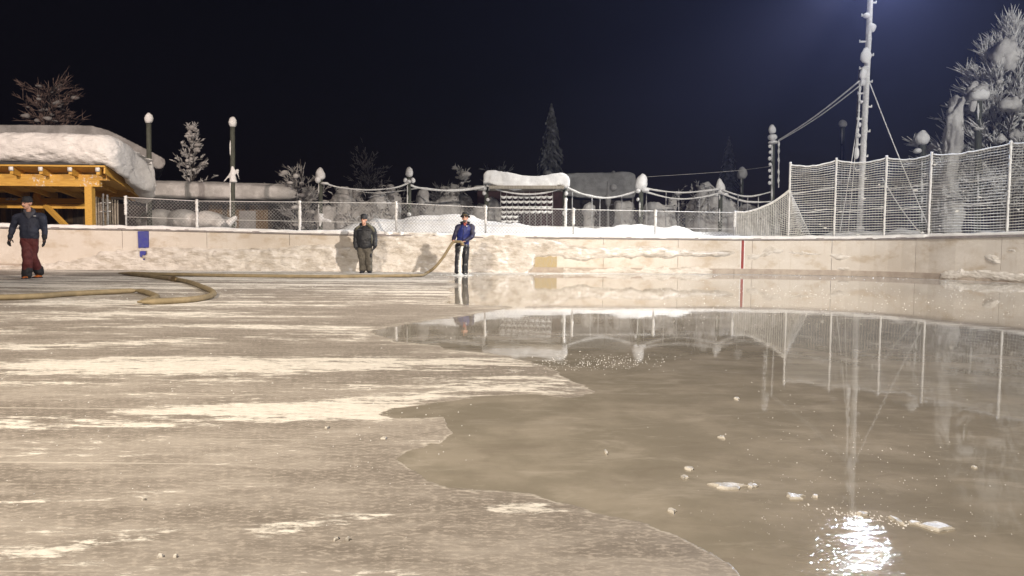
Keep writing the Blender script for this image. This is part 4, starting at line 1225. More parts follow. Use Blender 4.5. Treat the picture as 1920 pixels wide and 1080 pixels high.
# big snowy tree at the right edge
rnd = random.Random(11)
Yt = 27.0; k = ppm(Yt)
bx = P(1877, 440, Yt).x
prim = []
for i in range(190):
    hf = rnd.uniform(.22, .97)
    az = rnd.uniform(0, 2 * math.pi)
    el = lerp(.05, 1.2, ((hf - .2) / .8) ** 1.1) + rnd.uniform(-.2, .3)
    L = lerp(3.4, 1.3, ((hf - .22) / .75)) * rnd.uniform(.7, 1.12)
    prim.append((hf, az, el, L))
def big(m_):
    for (x, y, w, h, dy) in [(1888, 100, 44, 50, -.9), (1838, 170, 30, 22, -1.5), (1893, 196, 38, 26, -1.6), (1826, 196, 14, 34, -1.4), (1905, 252, 22, 18, -1.8), (1876, 260, 18, 15, -1.8)]:
        c = P(x, y, Yt + dy); q = MB()
        q.ell((0, 0, 0), (w / 2 / k, w / 2.4 / k, h / 2 / k), 22, 16)
        vs = []
        for v in q.v:
            d = 1 + .55 * noise.fractal(Vector((v[0] * 2.6 + x, v[1] * 2.6, v[2] * .9)) * 1.5, .7, 2, 5)
            zt_ = max(0, v[2] / (h / 2 / k))
            vs.append(c + Vector((v[0] * d * (1 - .5 * zt_), v[1] * d, v[2] * d)))
        m_.add(vs, q.f)
M['tree_frost'] = mat('tree_frost', (.80, .80, .79), (.60, .595, .59), .9, 4, bs=30, bstr=.4, spec=.2, lo=.38, hi=.6)
frost_tree('snowy_tree', 'huge tree smothered in snow and hoar frost at the right edge behind the net', 'tree', (bx, Yt, .4), 7.4, .26, prim, rnd, 46, .58, .0165, 520, (.035, .10), twmat=M['tree_frost'], snmat=M['dimmed_snow'], extra=[big], droop=.02)
# snow wrapped stump columns beside it
m_ = MB()
for f in np.linspace(0, 1, 16):
    m_.ell(P(lerp(1782, 1797, f) + 2 * math.sin(f * 7), lerp(300, 190, f), 26), (lerp(17, 8, f ** 1.5) / 52, .3, .24), 12, 8)
for f in np.linspace(0, 1, 6): m_.ell(P(lerp(1800, 1822, f), lerp(196, 166, f), 26), (9 / 52, .2, .17), 10, 7)
m_.rings([(P(1782, 300, 26).x, 26, .3, .4, .4), (P(1782, 300, 26).x, 26, P(1782, 300, 26).z, .33, .33)], 12)
obj('snow_column', fused(m_, .045, 3, .17, 1.8, (1.5, 1.5, .6), 5), M['dimmed_snow'], None, True, 'tall tapering column of snow wrapped round a leaning stem left of the big tree', 'snow', loc=P(1785, 430, 26))
rnd = random.Random(3)
shrub('flat tangle of snowy brush beside the stout egg capped post', [(1755, 282, 44, 18), (1775, 285, 30, 22)], 27.5, 60, 12)
# frosty bush with radial twigs
rnd = random.Random(21)
prim = [(rnd.uniform(.1, .75), rnd.uniform(0, 6.28), rnd.uniform(.0, 1.2), rnd.uniform(.6, 1.35)) for _ in range(60)]
b = P(565, 420, 30.5)
frost_tree('frosty_bush', 'frosty bush of spiky twigs at the right end of the low shed', 'bush', (b.x, b.y, .5), P(565, 298, 30.5).z - .5, .07, prim, rnd, 10, .45, .014, 26, (.06, .16), snmat=M['dimmed_snow'])
# small snow covered conifer on its own against the sky
rnd = random.Random(5)
b = P(362, 345, 32); topv = P(362, 237, 32)
prim = []
for i in range(54):
    hf = rnd.uniform(.10, .97); L = lerp(1.35, .10, hf ** .8) * rnd.uniform(.7, 1.15)
    if hf < .45: L *= .95
    prim.append((hf, rnd.uniform(0, 6.28), rnd.uniform(.25, .95), L))
frost_tree('snowy_sapling', 'small snow laden conifer standing alone above the low shed roof', 'tree', (b.x, b.y, b.z - .6), topv.z - b.z + .6, .05, prim, rnd, 7, .24, .024, 90, (.04, .11), snmat=M['dimmed_snow'], droop=.05)
# brown branched tree above the hipped roof
rnd = random.Random(9)
b = P(92, 240, 39); prim = []
for i in range(80):
    hf = rnd.uniform(.62, .98); prim.append((hf, rnd.uniform(0, 6.28), rnd.uniform(-.1, .9), rnd.uniform(.7, 1.6)))
frost_tree('bare_tree', 'dim brown tree with tangled frosted branches above the hipped house roof', 'tree', (b.x, 39, .3), P(92, 160, 39).z - .3, .2, prim, rnd, 12, .5, .016, 50, (.06, .16), twmat=mat('dim_twig', (.46, .34, .29), (.2, .14, .12), .9, 3, bstr=0), snmat=M['dimmed_snow'], droop=.02)
# leafy tuft of snow on top of the leaning hump
rnd = random.Random(13)
b = P(862, 400, 32.3); prim = [(rnd.uniform(.35, 1.0), rnd.uniform(0, 6.28), rnd.uniform(.1, 1.0), rnd.uniform(.35, .75)) for _ in range(40)]
frost_tree('snowy_sapling', 'dark sapling with fat tufts of snow rising over the leaning snow hump', 'tree', (b.x, b.y, .4), P(862, 325, 32.3).z - .4, .06, prim, rnd, 6, .3, .02, 75, (.07, .17), snmat=M['dimmed_snow'])
for lab, x, yt, Yb, sd in (('frosty twigs reaching up left of the willow like shrub', 1305, 325, 33, 31), ('thin upright twigs over the shrub left of the egg capped post', 734, 332, 32, 32), ('frosty thicket behind the egg capped post', 752, 350, 33, 33), ('dark frosty thicket under the snow ropes near the pointed hood', 1265, 345, 34, 34)):
    rnd = random.Random(sd); b = P(x, 410, Yb)
    prim = [(rnd.uniform(.2, .9), rnd.uniform(0, 6.28), rnd.uniform(.3, 1.3), rnd.uniform(.4, 1.0)) for _ in range(26)]
    frost_tree('frosty_bush', lab, 'bush', (b.x, b.y, .4), (P(x, yt, Yb).z - .4) * .8, .04, prim, rnd, 7, .3, .012, 18, (.05, .13), snmat=M['dimmed_snow'])
# spruces
def spruce(label, px_, ytop, ybot, Y, wpx, seed, layers=46, dens=15, matl=None):
    rnd = random.Random(seed); k = ppm(Y); tp = P(px_, ytop, Y); b = P(px_, ybot, Y)
    H = tp.z - .3; t_ = thing('spruce_tree', label, 'tree', (b.x, Y, .3))
    m_ = MB(); m_.tube([(b.x, Y, .3), (tp.x, Y, tp.z)], [.3, .02], 8); obj('trunk', m_, M['bark'], t_)
    m_ = MB(); hw = wpx / 2 / k
    hvis = tp.z - b.z
    for i in range(layers):
        f = i / (layers - 1)
        z = tp.z - f * (tp.z - max(1.0, b.z - 1.5))
        r = hw * (min(1.25, (tp.z - z) / hvis)) ** .72 + .06
        for j in range(dens):
            az = rnd.uniform(0, 6.283); L = r * rnd.uniform(.65, 1.1)
            d = Vector((math.cos(az), math.sin(az), 0)); sd = Vector((-d.y, d.x, 0))
            z0 = z + rnd.uniform(-.1, .1)
            drop = L * rnd.uniform(.45, .8)
            c = Vector((lerp(b.x, tp.x, 1 - f), Y, z0))
            w = L * rnd.uniform(.14, .24) + .05
            p1 = c + d * L * .5 + Vector((0, 0, -drop * .25)); p2 = c + d * L + Vector((0, 0, -drop))
            m_.add([c, p1 + sd * w, p2 + sd * w * .3, p2 + Vector((0, 0, -.12)), p2 - sd * w * .3, p1 - sd * w, p1 + Vector((0, 0, .07))], [(0, 1, 6), (0, 6, 5), (1, 2, 6), (2, 3, 6), (3, 4, 6), (4, 5, 6)])
    obj('crown', m_, matl or M['needles'], t_, False, kind='stuff')
spruce('tall slim snow dusted spruce rising dimly behind the roofed rack', 1034, 198, 325, 46, 54, 1)
spruce('very faint spruce in the dark behind the round snow ball post', 1367, 258, 350, 70, 44, 2, 30, 10)
rnd = random.Random(41)
for lab, x, yt, w, Yb, sd in (('faint frosty crown of a far tree left of the tall spruce', 932, 285, 70, 60, 41), ('barely visible leafless tree far behind the snow buried shrubs', 690, 262, 110, 80, 42), ('dim far thicket right of the egg capped post', 825, 330, 44, 60, 43)):
    rnd = random.Random(sd); b = P(x, 400, Yb); k = ppm(Yb); Ht = P(x, yt, Yb).z - .3
    prim = [(rnd.uniform(.45, .95), rnd.uniform(0, 6.28), rnd.uniform(.2, 1.3), w / 2 / k * rnd.uniform(.4, .95)) for _ in range(60)]
    frost_tree('leafless_tree', lab, 'tree', (b.x, b.y, .3), Ht * .8, .16, prim, rnd, 9, .6, .03, 0, snmat=M['dimmed_snow'])

# ================================================================== PEOPLE
def limb(mb, pts, rs, n=12, sub=5):
    """smooth limb through joints, rounded ends"""
    q = chain(pts, sub)
    rr = []
    for i in range(len(q)):
        f = i / sub; k = min(int(f), len(rs) - 2); u = f - k
        a, b = rs[k], rs[k + 1]
        a = a if isinstance(a, tuple) else (a, a); b = b if isinstance(b, tuple) else (b, b)
        rr.append((lerp(a[0], b[0], u), lerp(a[1], b[1], u)))
    mb.tube(q, rr, n)
    for p, r in ((q[0], rr[0]), (q[-1], rr[-1])):
        mb.ell(p, min(r) * .97, 10, 7)
class Body:
    """frame: x to the right in the picture, y away, z up; px -> metres at the feet"""
    def __init__(s, px0, pyfeet, label, name='person'):
        s.g = G(px0, pyfeet); s.k = ppm(s.g.y); s.px0, s.pyf = px0, pyfeet
        s.t = thing(name, label, 'person', (s.g.x, s.g.y, 0))
    def V(s, px_, py_, dy=0.0):
        Y = s.g.y + dy
        return P(px_, py_, Y)
    def part(s, name, mb, matl, vox=0, sm=3, amp=0, sc=6, parent=None, label=None):
        me = fused(mb, vox, sm, amp, sc) if vox else mb
        return obj(name, me, matl, parent or s.t, True, label)
def hand(mb, wrist, d, palm_n, size=1.0, curl=.5, thumb_side=1):
    """palm, four bent fingers of different length and a thumb leaving the side of the palm"""
    d = d.normalized(); n = (palm_n - d * palm_n.dot(d)).normalized(); sd = d.cross(n) * thumb_side
    pal = wrist + d * .05 * size
    mb.tube([wrist - d * .02, wrist + d * .02 * size, pal, wrist + d * .095 * size], [(.026, .02), (.034, .018), (.042, .017), (.038, .014)], 10)
    for i, (o_, L) in enumerate(((.030, .072), (.010, .080), (-.010, .074), (-.030, .058))):
        a = wrist + d * .088 * size + sd * o_ * size
        p = [a]; dd = d.copy()
        for k in range(3):
            dd = (dd + n * curl * (.5 + .2 * k)).normalized(); p.append(p[-1] + dd * L * size / 3)
        mb.tube(p, [.0105 * size, .010 * size, .009 * size, .007 * size], 7)
    a = wrist + d * .03 * size + sd * .032 * size
    t1 = a + (d * .5 + sd * .8 + n * .2).normalized() * .036 * size; t2 = t1 + (d * .9 + sd * .1 + n * .5).normalized() * .032 * size
    mb.tube([a, t1, t2], [.013 * size, .011 * size, .008 * size], 7)
def head(mb, c, H, face, tilt=0.0):
    """c centre, H head height; face = direction looked at (horizontal)"""
    f = Vector(face).normalized(); up = Vector((0, 0, 1)); r = f.cross(up).normalized()
    up = (up + f * tilt).normalized(); f = up.cross(r) * -1 if False else (f - up * f.dot(up)).normalized()
    Mx = Matrix((r, -f, up)).transposed()   # local x right, -y front, z up
    def L(x, y, z): return c + Mx @ Vector((x, y, z)) * (H / .23)
    s_ = H / .23
    mb.ell(L(0, .012, .028), (.076 * s_, .095 * s_, .088 * s_), 18, 14, Mx)
    mb.ell(L(0, -.030, -.035), (.058 * s_, .062 * s_, .078 * s_), 16, 12, Mx)
    mb.ell(L(0, -.055, -.092), (.030 * s_, .030 * s_, .026 * s_), 12, 8, Mx)      # chin
    mb.tube([L(0, -.085, .022), L(0, -.112, -.014), L(0, -.104, -.026), L(0, -.085, -.028)], [.010 * s_, .015 * s_, .017 * s_, .012 * s_], 8)   # nose
    mb.tube([L(-.05, -.070, .034), L(0, -.090, .036), L(.05, -.070, .034)], .012 * s_, 8)   # brow
    mb.tube([L(-.022, -.086, -.058), L(0, -.094, -.056), L(.022, -.086, -.058)], .008 * s_, 7)  # lips
    for x in (-1, 1): mb.ell(L(x * .078, .012, .0), (.012 * s_, .022 * s_, .032 * s_), 10, 7, Mx)
    return L, Mx, s_
def face_bits(B, par, L, Mx, s_, tache=None, shades=False, beard=None):
    m_ = MB()
    for x in (-1, 1):
        m_.ell(L(x * .030, -.081, .014), (.012 * s_, .008 * s_, .007 * s_), 8, 6, Mx)
    B.part('eyes', m_, M['black'], parent=par)
    m_ = MB()
    for x in (-1, 1): m_.tube([L(x * .014, -.097, .034), L(x * .032, -.093, .039), L(x * .050, -.080, .034)], .0055 * s_, 6)
    B.part('eyebrows', m_, M['bark'], parent=par)
    if tache:
        m_ = MB(); m_.tube([L(-.034, -.084, -.052), L(-.012, -.103, -.041), L(0, -.106, -.040), L(.012, -.103, -.041), L(.034, -.084, -.052)], [.005 * s_, .0095 * s_, .0095 * s_, .0095 * s_, .005 * s_], 7)
        B.part('moustache', m_, M['bark'], parent=par)
    if beard:
        m_ = MB(); m_.ell(L(0, -.050, -.085), (.052 * s_, .046 * s_, .042 * s_), 14, 10, Mx); m_.ell(L(0, -.072, -.108), (.028 * s_, .026 * s_, .024 * s_), 10, 8, Mx)
        B.part('beard', m_, M['bark'], .010, 2, parent=par)
    if shades:
        m_ = MB()
        for x in (-1, 1): m_.ell(L(x * .032, -.092, .012), (.027 * s_, .012 * s_, .018 * s_), 12, 8, Mx)
        m_.tube([L(-.072, -.04, .018), L(-.05, -.086, .018), L(.05, -.086, .018), L(.072, -.04, .018)], .005 * s_, 6)
        B.part('sunglasses', m_, M['glass'], parent=par)
def shoe(mb, heel, toe, w=.052, h=.075):
    d = (toe - heel); L = d.length; d.normalize()
    q = [heel + d * L * f for f in (-.06, .08, .3, .55, .8, .97, 1.04)]
    hh = [.055, .085, .085, .06, .045, .034, .02]; ww = [.034, .042, .044, .048, .052, .042, .02]
    pts = [p + Vector((0, 0, z)) for p, z in zip(q, [x * .52 for x in hh])]
    mb.tube(pts, [(w_ * w / .052, z * .52) for w_, z in zip(ww, hh)], 12)
    return d
def sole(mb, heel, toe, w=.05):
    d = (toe - heel).normalized(); mb.beam(heel - d * .02 + Vector((0, 0, .012)), toe + d * .01 + Vector((0, 0, .012)), w * 1.75, .024)
def lathe_hat(mb, c, Mx, prof, n=18):
    rows = [[c + Mx @ Vector((r * math.cos(2 * math.pi * k / n), r * 1.13 * math.sin(2 * math.pi * k / n), z)) for k in range(n)] for r, z in prof]
    vs = [v for r in rows for v in r]; m = len(rows)
    fs = [(i * n + k, i * n + (k + 1) % n, (i + 1) * n + (k + 1) % n, (i + 1) * n + k) for i in range(m - 1) for k in range(n)]
    fs.append(tuple((m - 1) * n + k for k in range(n))); fs.append(tuple(range(n - 1, -1, -1)))
    mb.add(vs, fs)

# ---------- man walking at the left
B = Body(58, 522, 'man in navy jacket and burgundy trousers walking on the ice at far left', 'person')
V = B.V
hd = V(50.8, 382, -.03)
neck = V(54, 399, .02)
bm = MB()
L, Mx, s_ = head(bm, hd, .235, (-.38, -1, 0), .10)
limb(bm, [V(52.5, 390, .0), neck, V(55.5, 410, .02)], [.056, .055, .07], 12)
limb(bm, [V(55.5, 413, .02), V(55, 428, .02), V(55, 447, .02)], [(.14, .08), (.14, .09), (.14, .10)], 14)
for sh_, el, wr in ((V(32, 406), V(23.5, 428, .03), V(18.8, 446, -.08)), (V(79, 405), V(83.5, 428, .05), V(83.3, 447, -.04))):
    limb(bm, [V(55.5, 412, .02), sh_ + Vector((0, 0, -.02)), el, wr], [.06, .045, .040, .03], 10)
for hp, kn, an in ((V(49, 448), V(51, 480, -.12), V(50, 514, -.06)), (V(61, 448), V(62, 482, .04), V(71, 508, .26))):
    limb(bm, [V(55, 446, .02), hp, kn, an], [.12, .085, .058, .042], 12)
hand(bm, V(18.8, 446, -.08), V(16.5, 458, -.12) - V(18.8, 446, -.08), Vector((1, -.2, 0)), .62, .35, -1)
hand(bm, V(83.3, 447, -.04), V(83, 459, -.08) - V(83.3, 447, -.04), Vector((-1, -.2, 0)), .62, .35, 1)
body = B.part('body', bm, M['skin'], .0085, 2)
face_bits(B, body, L, Mx, s_, tache=True)
# jacket
m_ = MB()
limb(m_, [V(55, 404, .03), V(55.5, 414, .01), V(55, 428, -.01), V(55, 440, .0), V(55.3, 446.5, .01)], [(.19, .11), (.235, .145), (.215, .145), (.205, .145), (.195, .135)], 20)
for sh_, el, wr in ((V(33, 408, .02), V(24, 428, .04), V(19.5, 444, -.07)), (V(78, 407, .02), V(83, 428, .06), V(83.4, 445, -.03))):
    limb(m_, [V(56, 408, .02), sh_, sh_.lerp(el, .5) + Vector((0, 0, 0)), el, wr], [.10, .095, .082, .068, .056], 14)
limb(m_, [V(44, 402.5, .02), V(55, 400, .06), V(67, 402.5, .02)], [.06, .075, .06], 12)
jk = B.part('jacket', m_, M['navy'], .014, 3, .016, 7)
m_ = MB()   # grey hood laid round the neck and the V at the chest
limb(m_, [V(47.5, 399, -.10), V(46.5, 395, -.03), V(54, 391, .10), V(62, 395, .05), V(62, 400, -.06), V(54, 409, -.13)], [.026, .035, .045, .045, .034, .02], 10)
m_.prism([V(45, 397.5, -.135), V(61, 397, -.115), V(58, 404, -.14), V(52.5, 411, -.145), V(48, 404.5, -.15)], (0, .05, 0))
B.part('hood', m_, M['grey_cloth'], .010, 2, .006, 12)
m_ = MB(); m_.prism([V(62, 404, -.156), V(66.6, 404.5, -.15), V(66.5, 405.6, -.15), V(62, 405.2, -.156)], (0, .02, 0)); B.part('chest_mark', m_, M['white'], parent=jk)
m_ = MB(); m_.prism([V(33, 423.8, -.10), V(36.5, 423, -.12), V(36.2, 424, -.12), V(34, 425, -.11)], (0, .05, 0)); B.part('pocket_zip', m_, M['white'], parent=jk)
# gloves
for w, d, n_, ts in ((V(18.8, 445, -.08), V(16, 458, -.12) - V(18.8, 445, -.08), Vector((1, -.2, 0)), -1), (V(83.4, 446, -.04), V(82.6, 459, -.08) - V(83.4, 446, -.04), Vector((-1, -.2, 0)), 1)):
    m_ = MB(); hand(m_, w, d, n_, 1.3, .4, ts); limb(m_, [w - d * .25, w + d * .1], [.05, .047], 10); B.part('glove', m_, M['black'], .008, 2)
# trousers, wide at the hem
m_ = MB()
limb(m_, [V(55, 441, .01), V(55, 450, .0)], [(.185, .125), (.19, .13)], 18)
for hp, th_, kn, cf, an in ((V(49, 452, .0), V(49.5, 466, -.07), V(51, 480, -.12), V(51, 496, -.09), V(50.5, 507, -.07)), (V(62, 452, .01), V(62, 466, .03), V(61, 480, .03), V(66, 495, .14), V(70.5, 503, .23))):
    limb(m_, [V(55.5, 449, .01), hp, th_, kn, cf, an], [.12, .118, .108, .098, .098, .10], 14)
B.part('trousers', m_, M['burgundy'], .013, 3, .018, 7)
for a, b in ((V(50.8, 499, -.08), V(50.5, 516, -.06)), (V(69, 499, .20), V(73, 509.5, .27))):
    m_ = MB(); limb(m_, [a.lerp(b, .15), a.lerp(b, .5), b], [.096, .108, .11], 12); B.part('gaiter', m_, M['black'], .013, 2, .018, 9)
for heel, toe in ((V(54, 522, .06), V(44.5, 522, -.24)), (V(75.5, 514, .32), V(64.5, 519, .08))):
    heel.z = max(0.0, heel.z if heel.x > V(65, 500).x else .0); toe.z = 0.004
    m_ = MB(); shoe(m_, heel, toe, .056)
    sh_ = B.part('shoe', m_, M['orange'], .010, 2)
    m_ = MB(); sole(m_, heel, toe, .056); B.part('sole', m_, M['black'], parent=sh_)
m_ = MB(); lathe_hat(m_, L(0, .012, .062), Mx, [(.088, -.03), (.093, .0), (.094, .03), (.086, .07), (.06, .1), (.02, .108)])
lathe_hat(m_, L(0, .012, .066), Mx, [(.096, -.04), (.101, -.02), (.101, .01), (.096, .02)])
B.part('beanie', m_, M['black'], .010, 2, .004, 20)

# ---------- man standing by the boards
B = Body(684.5, 511.6, 'man in bulky dark jacket and grey work trousers standing before the boards', 'person')
V = B.V
hd = V(682.2, 413, -.05)
bm = MB()
L, Mx, s_ = head(bm, hd, .235, (-.18, -1, 0), .06)
limb(bm, [V(682.5, 418), V(683, 424), V(684, 432)], [.058, .062, .1], 12)
limb(bm, [V(684, 430), V(684, 446), V(684, 466)], [(.16, .1), (.16, .11), (.16, .11)], 14)
A1 = ((V(671, 431), V(667, 447, .05), V(666.8, 462, -.05)), (V(698, 431), V(703, 447, .05), V(703, 461, -.05)))
for sh_, el, wr in A1: limb(bm, [V(684, 430), sh_, el, wr], [.08, .055, .042, .03], 10)
LG = ((V(678, 468), V(678.5, 486, -.03), V(680, 505, 0)), (V(691, 468), V(692, 486, -.03), V(692.5, 505, 0)))
for hp, kn, an in LG: limb(bm, [V(684, 466), hp, kn, an], [.12, .085, .058, .042], 12)
body = B.part('body', bm, M['skin'], .0085, 2)
face_bits(B, body, L, Mx, s_)
m_ = MB()
limb(m_, [V(684, 428, .02), V(684.3, 436, .0), V(684.5, 448, -.02), V(684.5, 459, -.01), V(684.3, 464, 0)], [(.20, .12), (.245, .155), (.235, .175), (.225, .165), (.212, .15)], 20)
for sh_, el, wr in A1: limb(m_, [V(684.3, 431, .01), sh_ + Vector((0, .01, 0)), sh_.lerp(el, .55), el, wr], [.11, .105, .09, .082, .062], 14)
limb(m_, [V(677, 424, -.06), V(677, 421, .02), V(684, 419.5, .09), V(691, 421.5, .03), V(690, 424, -.06)], [.035, .045, .05, .045, .035], 10)
jk = B.part('jacket', m_, M['charcoal'], .014, 3, .018, 7)
m_ = MB(); q = [V(x, y, dy) for x, y, dy in ((688, 420.5, -.07), (693, 424, -.085), (698, 428.5, -.085), (701, 433.5, -.075))]
limb(m_, [v + Vector((0, .01, .005)) for v in q], [.032, .045, .045, .03], 10); B.part('shoulder_yoke', m_, M['olive'], .010, 2, parent=jk)
m_ = MB(); q = [V(x, y, dy) for x, y, dy in ((677, 422.5, -.05), (671, 426.5, -.07), (667.6, 431, -.07))]
limb(m_, [v + Vector((0, .012, .0)) for v in q], [.028, .04, .03], 10); B.part('shoulder_yoke', m_, M['olive'], .010, 2, parent=jk)
for a, b in (((668, 430.4), (678, 430.2)), ((685, 431), (695.5, 431))):
    m_ = MB(); m_.tube([V(lerp(a[0], b[0], i / 5), lerp(a[1], b[1], i / 5), -.172 + .02 * abs(i / 5 - .5)) for i in range(6)], .007, 5); B.part('piping', m_, M['grey_cloth'], parent=jk)
m_ = MB(); m_.tube([V(696.5, 440, -.155), V(697.5, 447, -.165), V(696.8, 457, -.155)], .016, 6); B.part('side_flash', m_, M['olive'], parent=jk)
for w, d, n_, ts in ((V(667, 461.5, -.05), Vector((.03, -.03, -.1)), Vector((1, 0, 0)), -1), (V(703, 460.5, -.05), Vector((-.03, -.03, -.1)), Vector((-1, 0, 0)), 1)):
    m_ = MB(); hand(m_, w, d, n_, 1.15, .4, ts); limb(m_, [w - d.normalized() * .03, w + d.normalized() * .02], [.05, .045], 10); B.part('glove', m_, M['black'], .008, 2)
m_ = MB()
limb(m_, [V(684.3, 461), V(684.3, 468)], [(.195, .135), (.195, .135)], 18)
for hp, kn, an in LG: limb(m_, [V(684.3, 466), hp, hp.lerp(kn, .55), kn, kn.lerp(an, .6), an + Vector((0, 0, -.01))], [.12, .122, .112, .098, .092, .098], 14)
tr = B.part('trousers', m_, M['workgrey'], .013, 3, .02, 7)
m_ = MB(); a = V(695.5, 479.5, -.06); m_.ell(a, (.035, .06, .072), 10, 8); B.part('thigh_pocket', m_, M['black'], parent=tr)
for heel, toe in ((V(680.5, 509.5, .06), V(677, 511, -.24)), (V(692, 509.5, .06), V(694, 511, -.24))):
    heel.z = toe.z = 0.0
    m_ = MB(); shoe(m_, heel, toe, .062); limb(m_, [heel + Vector((0, -.03, .06)), heel + Vector((0, -.02, .15))], [.066, .07], 10)
    B.part('boot', m_, M['black'], .010, 2)
m_ = MB(); lathe_hat(m_, L(0, .012, .060), Mx, [(.094, -.03), (.1, .0), (.099, .03), (.092, .075), (.07, .112), (.025, .126)])
B.part('beanie', m_, M['charcoal'], .010, 2, .004, 20)

# ---------- man flooding the ice with the hose
B = Body(864, 515.5, 'man in brimmed hat and royal blue jacket flooding the ice from a hose', 'person')
V = B.V
hd = V(872, 409.5, -.10)
bm = MB()
L, Mx, s_ = head(bm, hd, .235, (-.08, -1, 0), -.22)
limb(bm, [V(872, 414, -.03), V(872, 419, .0), V(871.5, 427, .02)], [.056, .06, .1], 12)
limb(bm, [V(871.5, 426, .02), V(869, 442, .02), V(867, 459, .02)], [(.16, .1), (.15, .1), (.155, .11)], 14)
gl, gr = V(850.5, 452.5, -.26), V(866, 454.5, -.33)
A1 = ((V(859.5, 426, .01), V(852.5, 441, -.05), V(850.6, 450.5, -.20)), (V(884, 425.5, .02), V(886, 442, -.06), V(871.5, 452.5, -.28)))
for sh_, el, wr in A1: limb(bm, [V(871.5, 426, .02), sh_, el, wr], [.08, .055, .042, .03], 10)
LG = ((V(860.5, 462), V(858.5, 486, -.03), V(857.5, 511, .02)), (V(873, 462), V(872.5, 486, -.03), V(871.5, 511.5, .02)))
for hp, kn, an in LG: limb(bm, [V(867, 459, .02), hp, kn, an], [.12, .085, .058, .042], 12)
hand(bm, V(850.6, 450, -.20), gl - V(850.6, 449, -.17), Vector((.8, -.5, 0)), 1.05, .85, -1)
hand(bm, V(871.5, 452.3, -.28), V(866, 454, -.36) - V(871.5, 452.3, -.28), Vector((0, -.3, -1)), 1.0, .9, 1)
body = B.part('body', bm, M['skin'], .008, 2)
face_bits(B, body, L, Mx, s_, shades=True, beard=True)
m_ = MB()
limb(m_, [V(871.5, 423, .03), V(871.5, 430, .01), V(869.5, 441, .0), V(868, 452, .01), V(867.5, 458.5, .01)], [(.17, .11), (.20, .13), (.19, .13), (.185, .13), (.18, .125)], 20)
jk = B.part('jacket', m_, M['royal'], .013, 3, .016, 7)
for sh_, el, wr in A1:
    m_ = MB(); limb(m_, [sh_.lerp(V(871.5, 426, .02), .35), sh_, sh_.lerp(el, .5), el, wr], [.088, .084, .074, .066, .05], 14)
    B.part('sleeve', m_, M['violet'], .012, 3, .014, 8)
m_ = MB(); limb(m_, [V(866, 419, -.08), V(864, 417.5, .0), V(871.5, 416, .08), V(879.5, 417.5, .0), V(878, 419.5, -.08)], [.022, .028, .034, .028, .022], 10)
B.part('collar', m_, M['black'], .010, 2, parent=jk)
m_ = MB(); m_.prism([V(868.5, 418, -.12), V(875, 418, -.12), V(873.5, 423, -.14), V(870, 423.5, -.14)], (0, .06, 0)); B.part('scarf', m_, M['red'], .010, 2)
m_ = MB(); m_.tube([V(869.7, 424, -.145), V(868.4, 440, -.15), V(867, 457, -.135)], .006, 5); B.part('zip', m_, M['violet'], parent=jk)
m_ = MB(); m_.ell(V(875, 424, -.145), (.022, .012, .014), 8, 6); B.part('chest_mark', m_, M['white'], parent=jk)
m_ = MB()
limb(m_, [V(867.3, 455, .02), V(867, 461, .02)], [(.17, .125), (.175, .13)], 18)
for hp, kn, an in LG: limb(m_, [V(867, 459, .02), hp, hp.lerp(kn, .55), kn, kn.lerp(an, .6), an], [.12, .112, .102, .09, .084, .088], 14)
B.part('trousers', m_, M['black_sheen'], .013, 3, .018, 6)
for heel, toe in ((V(858.5, 514.5, .06), V(853, 516, -.2)), (V(871, 514.5, .06), V(871, 516, -.22))):
    heel.z = toe.z = 0.0
    m_ = MB(); shoe(m_, heel, toe, .058); limb(m_, [heel + Vector((0, -.03, .06)), heel + Vector((0, -.02, .13))], [.06, .062], 10)
    B.part('boot', m_, M['charcoal'], .010, 2)
m_ = MB(); c_ = L(0, .01, .045)
lathe_hat(m_, c_, Mx, [(.142, .006), (.138, .018), (.098, .010), (.092, .05), (.082, .115), (.06, .13), (.03, .118)], 24)
ht = B.part('hat', m_, M['hat'])
m_ = MB(); lathe_hat(m_, c_, Mx, [(.099, .010), (.1005, .02), (.0975, .036), (.094, .038)], 24); B.part('hat_band', m_, M['band'], parent=ht)

# ================================================================== HOSE AND WATER
Rh = .046
def hg(x, y): return G(x, y, Rh * .9)
seg1 = [hg(*p) for p in ((-260, 568), (-60, 559.5), (60, 556), (130, 551), (200, 547.5), (240, 545.5), (258, 544.6))]
seg2 = [hg(*p) for p in ((258, 544.6), (266, 546), (277, 549), (288, 553), (294, 556.5), (288, 560), (278, 563), (266, 566))]
seg3 = [hg(*p) for p in ((266, 566), (290, 565.5), (325, 564), (355, 562), (380, 558.5), (396, 554), (400, 549), (392, 543), (377, 537), (362, 531), (345, 526.5), (327, 523.5), (300, 520), (275, 517), (250, 514.5), (226, 512))]
seg4 = [hg(*p) for p in ((226, 512), (250, 512.5), (300, 514), (380, 515.5), (475, 517), (600, 518), (700, 517.5), (770, 516.8))]
seg5 = [hg(770, 516.8), hg(784, 516.2), hg(794, 515.4)] + [V(800, 512, -.3), V(814, 502.5, -.32), V(829, 485, -.32), V(840, 468, -.31), V(847.5, 456.5, -.30), V(852, 453.6, -.30), V(859, 453.2, -.34), V(864.5, 454, -.38), V(867, 457, -.40), V(866.8, 460, -.40)]
hose = thing('fire_hose', 'long tan canvas fire hose lying in kinked loops across the ice', 'hose', hg(327, 523.5))
